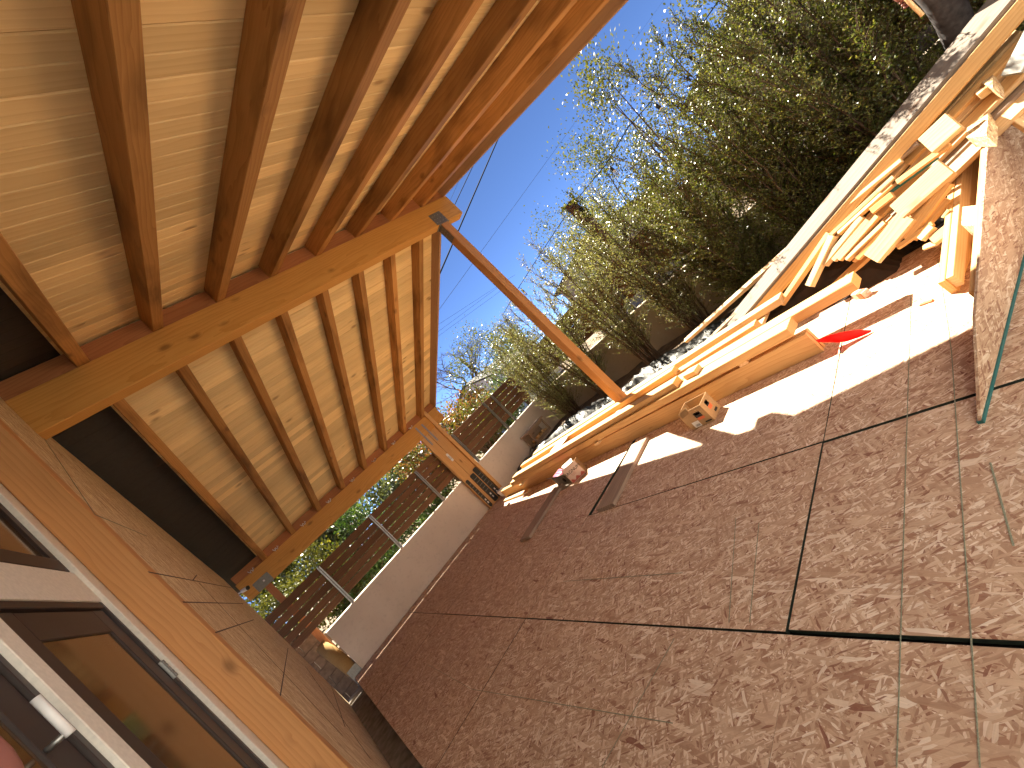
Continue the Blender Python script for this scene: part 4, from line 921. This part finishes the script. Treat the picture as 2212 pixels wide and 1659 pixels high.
house('white_house', (19.5, 27.5), math.radians(20), 7, 6, -.3, 3.0, 1.1, M['whitehouse'], 'white house with dark roof seen over the far fence', [(-1.4, 2.3, .8, .8, 1), (1.0, 2.3, .8, .8, 1), (-2, 2.3, .8, .8, 0)])
house('red_house', (25, 2.0), math.radians(-5), 7, 8, -.3, 4.6, 1.0, M['block'], 'brown house glimpsed through the leaves at upper right', [(-1.5, 3.8, .5, 1.1, 1), (1.5, 3.8, .5, 1.1, 1)])
tp = root('timber_post', (6.8, 4.2, 0), 'tall brown wooden post wrapped by a vine behind the shrubs', 'post')
box('post', 6.73, 6.88, 4.12, 4.27, -.1, 3.12, M['slat'], tp, ch=.006)
bush('vine', (6.78, 4.18, 2.95), (.16, .2, .32), 500, 'leaf_yellow', 'yellow green vine on top of the tall wooden post', .05, 'vine', stems=False, clumps=8)
tag(tube('utility_pole', [ony((1030, 807), 34) - Vector((0, 0, 8)), ony((1030, 807), 34), ony((994, 775), 34)], .16, M['bark']), 'distant utility pole by the bare tree', 'pole')
def wire(name, pts, r, label, cat='cable', group=None): return tag(tube(name, pts, r, M['cable'], None, 5), label, cat, group)
CG = 'overhead lines'
def ext(p, q, y, e0=1.5, e1=1.5):
    a, b = ony(p, y), ony(q, y); d = b - a; return [a - d * e0, a, b, b + d * e1]
wire('overhead_cable', ext((1078, 295), (957, 575), 13, .5, .8), .034, 'thick black overhead cable right beside the roof edge', group=CG)
wire('overhead_cable', ext((1020, 362), (955, 500), 13, .5, 1), .02, 'medium overhead cable between roof edge and thick cable', group=CG)
wire('overhead_cable', ext((985, 405), (972, 435), 13, 2, 2), .006, 'thinnest overhead cable closest to the ridge beam end', group=CG)
wire('overhead_cable', ext((1381, 73), (949, 668), 16, .4, .5), .009, 'long thin wire crossing the whole blue sky', group=CG)
for k, (p, q, lab) in enumerate((((1041, 640), (947, 701), 'upper of three faint parallel wires'), ((1028, 656), (947, 716), 'middle of three faint parallel wires'), ((1024, 670), (947, 726), 'lower of three faint parallel wires'))):
    wire('overhead_cable', ext(p, q, 22, .9, .5), .008, lab, group=CG)
wire('overhead_cable', ext((1064, 716), (942, 810), 26, .5, .3), .02, 'wire running down past the utility pole top', group=CG)
# string lights
sgl = root('string_lights', (6.8, 4.2, 3.1), 'black string lights with clear bulbs strung through the shrubs', 'string lights')
SP = [onx(p, 6.4) for p in ((1640, -130), (1553, 0), (1475, 113), (1431, 177), (1406, 220), (1357, 275), (1309, 355), (1241, 437), (1164, 553), (1121, 620), (1086, 680))]
SP = [p if p.length < 16 else p for p in SP]
tube('cord', SP, .007, M['cable'], sgl, 5)
for i in (2, 4, 6, 8, 9):
    p = SP[i]; tube('cord_drop', [p, p + Vector((-.02, -.02, -.07))], .004, M['cable'], sgl, 5)
    s = tube('socket', [p + Vector((-.02, -.02, -.07)), p + Vector((-.03, -.03, -.15))], [.02, .024], M['blackpl'], sgl, 8)
    tube('bulb', [p + Vector((-.03, -.03, -.15)), p + Vector((-.035, -.035, -.19)), p + Vector((-.04, -.04, -.23)), p + Vector((-.042, -.042, -.25))], [.018, .03, .026, .008], M['bulb'], sgl, 10)

# ================================================================== PERSON on the heap
def skinned(name, verts, edges, radii, mat, parent, levels=2, rootv=0):
    me = bpy.data.meshes.new(name); o0 = Vector(verts[rootv]); me.from_pydata([tuple(Vector(v) - o0) for v in verts], edges, []); me.update()
    o = link(name, me, mat, Matrix.Translation(o0), parent)
    md = o.modifiers.new('skin', 'SKIN'); md.use_smooth_shade = True; sk = me.skin_vertices[0].data
    for i, r in enumerate(radii): sk[i].radius = (r, r) if not hasattr(r, '__len__') else r; sk[i].use_root = (i == rootv)
    md2 = o.modifiers.new('sub', 'SUBSURF'); md2.levels = levels; md2.render_levels = levels
    me.materials.clear(); me.materials.append(mat); return o
def person():
    ank = onx(R7(1385, 630), 5.12); knee = onx(R7(1130, -20), 5.02)
    up = Vector((0, 0, 1)); kd = (knee - ank).normalized(); knee = ank + kd * .44; hip = knee + Vector((-.06, .02, .43)); pel = hip + Vector((.02, -.11, .04))
    hip2 = pel + Vector((.02, -.12, -.02)); knee2 = hip2 + Vector((-.18, -.02, -.42)); ank2 = knee2 + Vector((.20, -.02, -.42))
    r = root('person', (ank.x, ank.y, ank.z - .1), 'person in dark grey trousers standing on the scrap heap holding a hammer', 'person')
    chest = pel + Vector((-.22, .10, .40)); neck = chest + Vector((-.10, .04, .16)); head = neck + Vector((-.08, .03, .14))
    hand = onx(R7(590, -10), 4.75)
    shl = chest + Vector((-.04, .17, .08)); shr = chest + Vector((.02, -.19, .08)); elb = shl.lerp(hand, .5) + Vector((.08, .04, .02)); wr = hand + (elb - hand).normalized() * .07
    elr = shr + Vector((.02, -.06, -.28)); wrr = elr + Vector((-.16, .05, -.20))
    # body (skin) as one surface
    skinned('body', [neck, head - Vector((0, 0, .05)), head + Vector((-.01, 0, .06)), chest, pel, elb, wr, hand, elr, wrr, shl, shr], [(0, 1), (1, 2), (0, 3), (3, 4), (3, 10), (10, 5), (5, 6), (6, 7), (3, 11), (11, 8), (8, 9)],
            [.055, .085, .09, .12, .12, .045, .032, .04, .045, .03, .06, .06], M['skin'], r, 2, 4)
    # fingers round the handle
    hd = (onx(R7(860, 255), 4.72) - hand).normalized(); ht = hand + hd * .02
    side = hd.cross(Vector((0, 0, 1))).normalized(); fw = hd.cross(side)
    for k in range(4):
        b = hand + hd * (-.032 + .021 * k) + side * .028; skinned('finger', [b, b + fw * .035, b + fw * .045 - side * .035, b + fw * .015 - side * .05], [(0, 1), (1, 2), (2, 3)], [.011, .010, .009, .008], M['skin'], r, 1)
    skinned('thumb', [hand - hd * .03 - side * .01, hand - hd * .045 + fw * .02 - side * .03, hand - hd * .02 + fw * .035 - side * .035], [(0, 1), (1, 2)], [.013, .011, .009], M['skin'], r, 1)
    skinned('trousers', [pel, hip, knee + Vector((-.03, .01, .02)), knee.lerp(ank, .55), ank + kd * .04, ank + kd * .01, hip2, knee2, knee2.lerp(ank2, .6), ank2, pel + Vector((-.03, .01, .13))],
            [(0, 1), (1, 2), (2, 3), (3, 4), (4, 5), (0, 6), (6, 7), (7, 8), (8, 9), (0, 10)], [.15, .118, .108, .10, .10, .085, .105, .085, .08, .075, .14], M['denim'], r, 2, 0)
    skinned('shirt', [pel + Vector((-.03, .01, .10)), chest, neck - Vector((0, 0, .04)), shl, shl.lerp(elb, .6), shr, shr.lerp(elr, .6)], [(0, 1), (1, 2), (1, 3), (3, 4), (1, 5), (5, 6)], [.15, .155, .07, .085, .07, .085, .07], M['shirt'], r, 2, 1)
    skinned('hair', [head + Vector((.03, 0, .08)), head + Vector((.05, 0, .02)), head + Vector((-.03, 0, .11))], [(0, 1), (0, 2)], [.085, .07, .06], M['hair'], r, 2, 0)
    for a, nm in ((ank, 'boot'), (ank2, 'boot')):
        skinned(nm, [a + up * .05, a - up * .05, a + Vector((-.09, .05, -.075)), a + Vector((-.17, .09, -.085)), a + Vector((.04, -.02, -.075))], [(0, 1), (1, 2), (2, 3), (1, 4)], [.06, .055, .045, .035, .04], M['boot'], r, 2, 1)
    hm = root('hammer', hand, 'hammer with pale wooden handle held by the person', 'hammer')
    tube('handle', [hand - hd * .12, hand + hd * .16], [.014, .012], M['pale'], hm, 8)
    a = hand - hd * .13; board('head', a - side * .06, a + side * .06, .028, .028, M['steel'], hm, up=hd)
person()

# photographer's own fingertip close to the lens
def fingertip():
    def at(px, py, d): v = ray((px, py)); return Vector(v / np.linalg.norm(v) * d) + Vector((0, 0, H))
    p = [at(-420, 1980, .085), at(-320, 1880, .080), at(-220, 1790, .076), at(-150, 1735, .074)]
    o = skinned('finger', p, [(0, 1), (1, 2), (2, 3)], [.0115, .0112, .0105, .0080], M['skin'], None, 3)
    return tag(o, 'blurred pink fingertip at the lower left corner of the view', 'finger')
fingertip()
